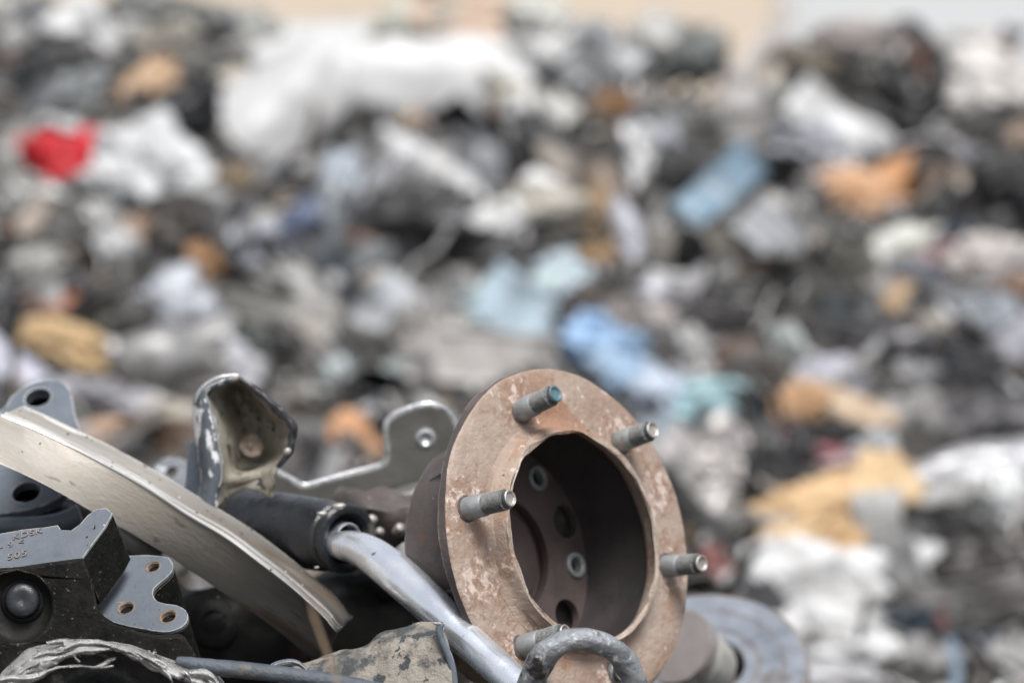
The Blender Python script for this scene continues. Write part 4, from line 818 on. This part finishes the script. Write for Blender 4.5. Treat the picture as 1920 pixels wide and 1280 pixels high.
sliver([(120, 1216), (150, 1206), (185, 1206), (215, 1212), (240, 1222)], [2, 5, 6, 4, 1], d=3.596)
sliver([(180, 1207), (210, 1212), (240, 1220), (262, 1232)], [1, 3, 4, 1], d=3.598)
sliver([(60, 1232), (86, 1224), (112, 1222), (140, 1214)], [2, 5, 5, 1], d=3.600)
sliver([(232, 1214), (262, 1226), (290, 1240), (306, 1252)], [1, 3.5, 4, 1], d=3.602)
sliver([(138, 1226), (143, 1234), (150, 1240)], [4, 3, .6], d=3.604)
sliver([(290, 1236), (302, 1240), (313, 1248)], [.6, 2.4, .6], d=3.606)
sliver([(345, 1258), (356, 1268), (362, 1286)], [1, 5, 4], d=3.608)
rp = thing('curved_plate', 'dark curved plate with thin tan rim above the torn metal at lower left', 'car part', 10, 1290, 3.72)
O4 = P(20, 1225, 3.74); nr = V(.1, .35, .93).normalized(); ck = k_(3.74)
pr = rnd([(-70, 1200), (-20, 1184), (20, 1181), (60, 1184), (90, 1194), (108, 1206), (112, 1226), (60, 1262), (0, 1290), (-70, 1300)], 3)
plate(MB(), poly_on(pr, O4, nr), O4, nr, -nr*.01).build('plate_body', M['bluegrey'], rp, bevel=.001)
rm = [(-60, 1196), (-20, 1184), (20, 1181), (60, 1184), (86, 1192), (104, 1204)]
tube(MB(), [P(x, y, 3.722) for x, y in rm], [3.2*ck]*6, seg=10, n=4, wob=.3).build('tan_rim', M['hat'], rp)
tube(MB(), [P(-10, 1262, 3.70), P(15, 1246, 3.70), P(40, 1228, 3.70), P(52, 1222, 3.71)], [6*ck, 7*ck, 6*ck, 3*ck], seg=12, n=4, wob=.3).build('rust_streak', M['mud_tube'], rp)

# --- blue-grey arm parts behind the ring on the left
la = thing('holed_arm', 'blue-grey flat arm with a dark round hole, poking above the sloping ring at left', 'car part', 60, 900, 4.15)
nl = V(-.12, .72, .68).normalized(); O5 = P(71, 746, 4.15); k5 = k_(4.15)
tab = rnd([(-60, 800), (5, 765), (20, 745), (40, 728), (65, 716), (98, 711), (122, 719), (134, 738), (140, 775), (158, 830), (172, 880), (60, 880), (-60, 870)], 3)
plate(MB(), poly_on(tab, O5, nl), O5, nl, -nl*.014, [circ(hit(71, 745, O5, nl), nl, 25*k5)]).build('arm_tab', M['bluegrey'], la, bevel=.002, seg=3)
lathe(MB(), hit(71, 745, O5, nl)-nl*.012, nl, [(a_*k5, b_*k5) for a_, b_ in [(30, 0), (30, -40), (.5, -42)]], 28).build('dark_hole_cup', M['greasy'], la)  # closed black cup added so the hole looks dark inside
lb = thing('lower_arm', 'blue-grey lower arm with an oval dark hole, under the sloping ring at left', 'car part', 60, 1000, 4.05)
O6 = P(49, 921, 4.02); tab2 = rnd([(-70, 880), (-10, 876), (40, 872), (100, 898), (125, 912), (108, 934), (70, 950), (20, 960), (-70, 966)], 3)
plate(MB(), poly_on(tab2, O6, nl), O6, nl, -nl*.012, [circ(hit(49, 922, O6, nl), nl, 26*k5)]).build('arm_plate', M['bluegrey'], lb, bevel=.003, seg=3)
lathe(MB(), hit(49, 922, O6, nl)-nl*.010, nl, [(a_*k5, b_*k5) for a_, b_ in [(31, 0), (31, -30), (.5, -32)]], 28).build('dark_hole_cup', M['greasy'], lb)  # black backing added behind the oval hole to darken it
tube(MB(), [P(-90, 1000, 4.06), P(0, 985, 4.05), P(90, 975, 4.05), P(170, 985, 4.06), P(250, 1030, 4.08)], [.030, .026, .024, .024, .03], seg=28, n=6, wob=.12).build('arm_tube', M['rubber'], lb, smooth=80)
tube(MB(), [P(-90, 1000, 3.98), P(0, 986, 3.98), P(60, 984, 3.98), P(112, 978, 3.985), P(150, 965, 3.99)], [.010, .009, .009, .010, .012], seg=20, n=6).build('inner_pipe', M['bluegrey'], lb, smooth=80)
tube(MB(), [P(225, 990, 4.0), P(262, 1020, 3.99), P(300, 1046, 3.99)], [.010, .014, .012], seg=20, n=6).build('rod_end', M['greysteel'], lb, smooth=80)
lc = thing('lug_plate', 'small blurred blue-grey lug with a hole behind the sloping ring', 'car part', 320, 940, 4.35)
O7 = P(320, 885, 4.35); nl2 = V(-.1, .45, .88).normalized()
plate(MB(), poly_on(rnd([(270, 905), (285, 880), (300, 864), (322, 856), (345, 862), (356, 880), (360, 950), (290, 950)], 3), O7, nl2), O7, nl2, -nl2*.012, [circ(hit(322, 885, O7, nl2), nl2, 13*k5)]).build('lug', M['bluegrey'], lc, bevel=.003, seg=3)

# --- dark greasy lumps added deep in the gaps to keep them black
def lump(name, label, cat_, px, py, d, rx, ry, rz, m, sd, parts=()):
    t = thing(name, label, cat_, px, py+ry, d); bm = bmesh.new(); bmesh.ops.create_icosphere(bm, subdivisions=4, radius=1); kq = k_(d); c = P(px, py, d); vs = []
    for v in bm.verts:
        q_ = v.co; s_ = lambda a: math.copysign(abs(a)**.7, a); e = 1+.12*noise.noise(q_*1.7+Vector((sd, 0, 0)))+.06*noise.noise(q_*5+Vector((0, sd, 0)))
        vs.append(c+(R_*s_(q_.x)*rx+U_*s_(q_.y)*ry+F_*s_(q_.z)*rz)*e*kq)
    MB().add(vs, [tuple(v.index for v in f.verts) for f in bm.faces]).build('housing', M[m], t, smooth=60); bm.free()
    for (x, y, r, L, nm) in parts:
        lathe(MB(), P(x, y, d-rz*kq*.9), V(.2, .3, .93), [(a_*r*kq, b_*kq) for a_, b_ in [(1, -30), (1, L), (.85, L+4), (.5, L+4), (.45, L-8), (.01, L-8)]], 32).build(nm, M[m], t, smooth=35)
    return t
lump('added_gap_housing', 'greasy black housing added in the dark gap under the sloping ring', 'car part', 430, 1210, 4.12, 150, 110, 110, 'greasy', 3, [(400, 1170, 46, 10, 'added_shaft_boss')])
lump('added_dark_housing', 'dark red-brown housing added in the shadow under the bright rod', 'car part', 690, 1170, 4.22, 150, 105, 90, 'greasy', 8, [(640, 1140, 28, 6, 'added_bolt_boss'), (720, 1110, 16, 10, 'added_bolt_boss')])
lump('gap_filler', 'blackish lump added to darken the gap behind the bracket at far left', 'car part', 120, 1160, 4.2, 230, 130, 110, 'greasy', 15)
lump('added_dark_block', 'black greasy block added at the bottom below the rusty hub', 'car part', 1020, 1400, 4.05, 210, 90, 120, 'greasy', 21)

# --- dry stalk in front
gs = thing('dry_stalk', 'thin dry brown plant stalk rising blurred in front of the sloping ring', 'plant stalk', 640, 1420, 3.3)
tube(MB(), [P(582, 1128, 3.0), P(594, 1170, 3.0), P(610, 1215, 3.0), P(625, 1255, 3.0), P(636, 1300, 3.0), P(655, 1450, 3.0), P(700, 2300, 3.1)], [.0008, .0012, .0015, .0017, .0018, .002, .0025], seg=8, n=5).build('stem', M['stalk'], gs, smooth=80)
tube(MB(), [P(597, 1180, 3.0), P(588, 1160, 3.0), P(584, 1138, 3.0)], [.0012, .0026, .0008], seg=8, n=4, flat=.4).build('leaf', M['stalk'], gs, smooth=80)

# --- grit lying on the upward faces of the near parts
dg = bpy.context.evaluated_depsgraph_get(); dg.update(); gmb = MB(); rg = random.Random(5); cnt = 0
for i in range(9000):
    x, y = rg.uniform(-.56, .40), rg.uniform(3.55, 4.25)
    ok, loc, nrm, _, ob, _ = sc.ray_cast(dg, Vector((x, y, 1.6)), Vector((0, 0, -1)))
    if ok and loc.z > .62 and nrm.z > .45 and ob.name.split('.')[0] not in ('rod_bar', 'stem', 'leaf', 'stud', 'stud_thread', 'mound_fragments'):
        if noise.noise(loc*22) < .02: continue
        s = .0004+.0013*rg.random()**3; frag(gmb, loc+nrm*s*.3, s, rg); cnt += 1
        if cnt > 450: break
tag(gmb.build('loose_grit', M['frag'], loc=Vector((0, 3.9, 0)), smooth=35), 'loose grit and flakes lying on the near metal parts', 'grit', kind='stuff')
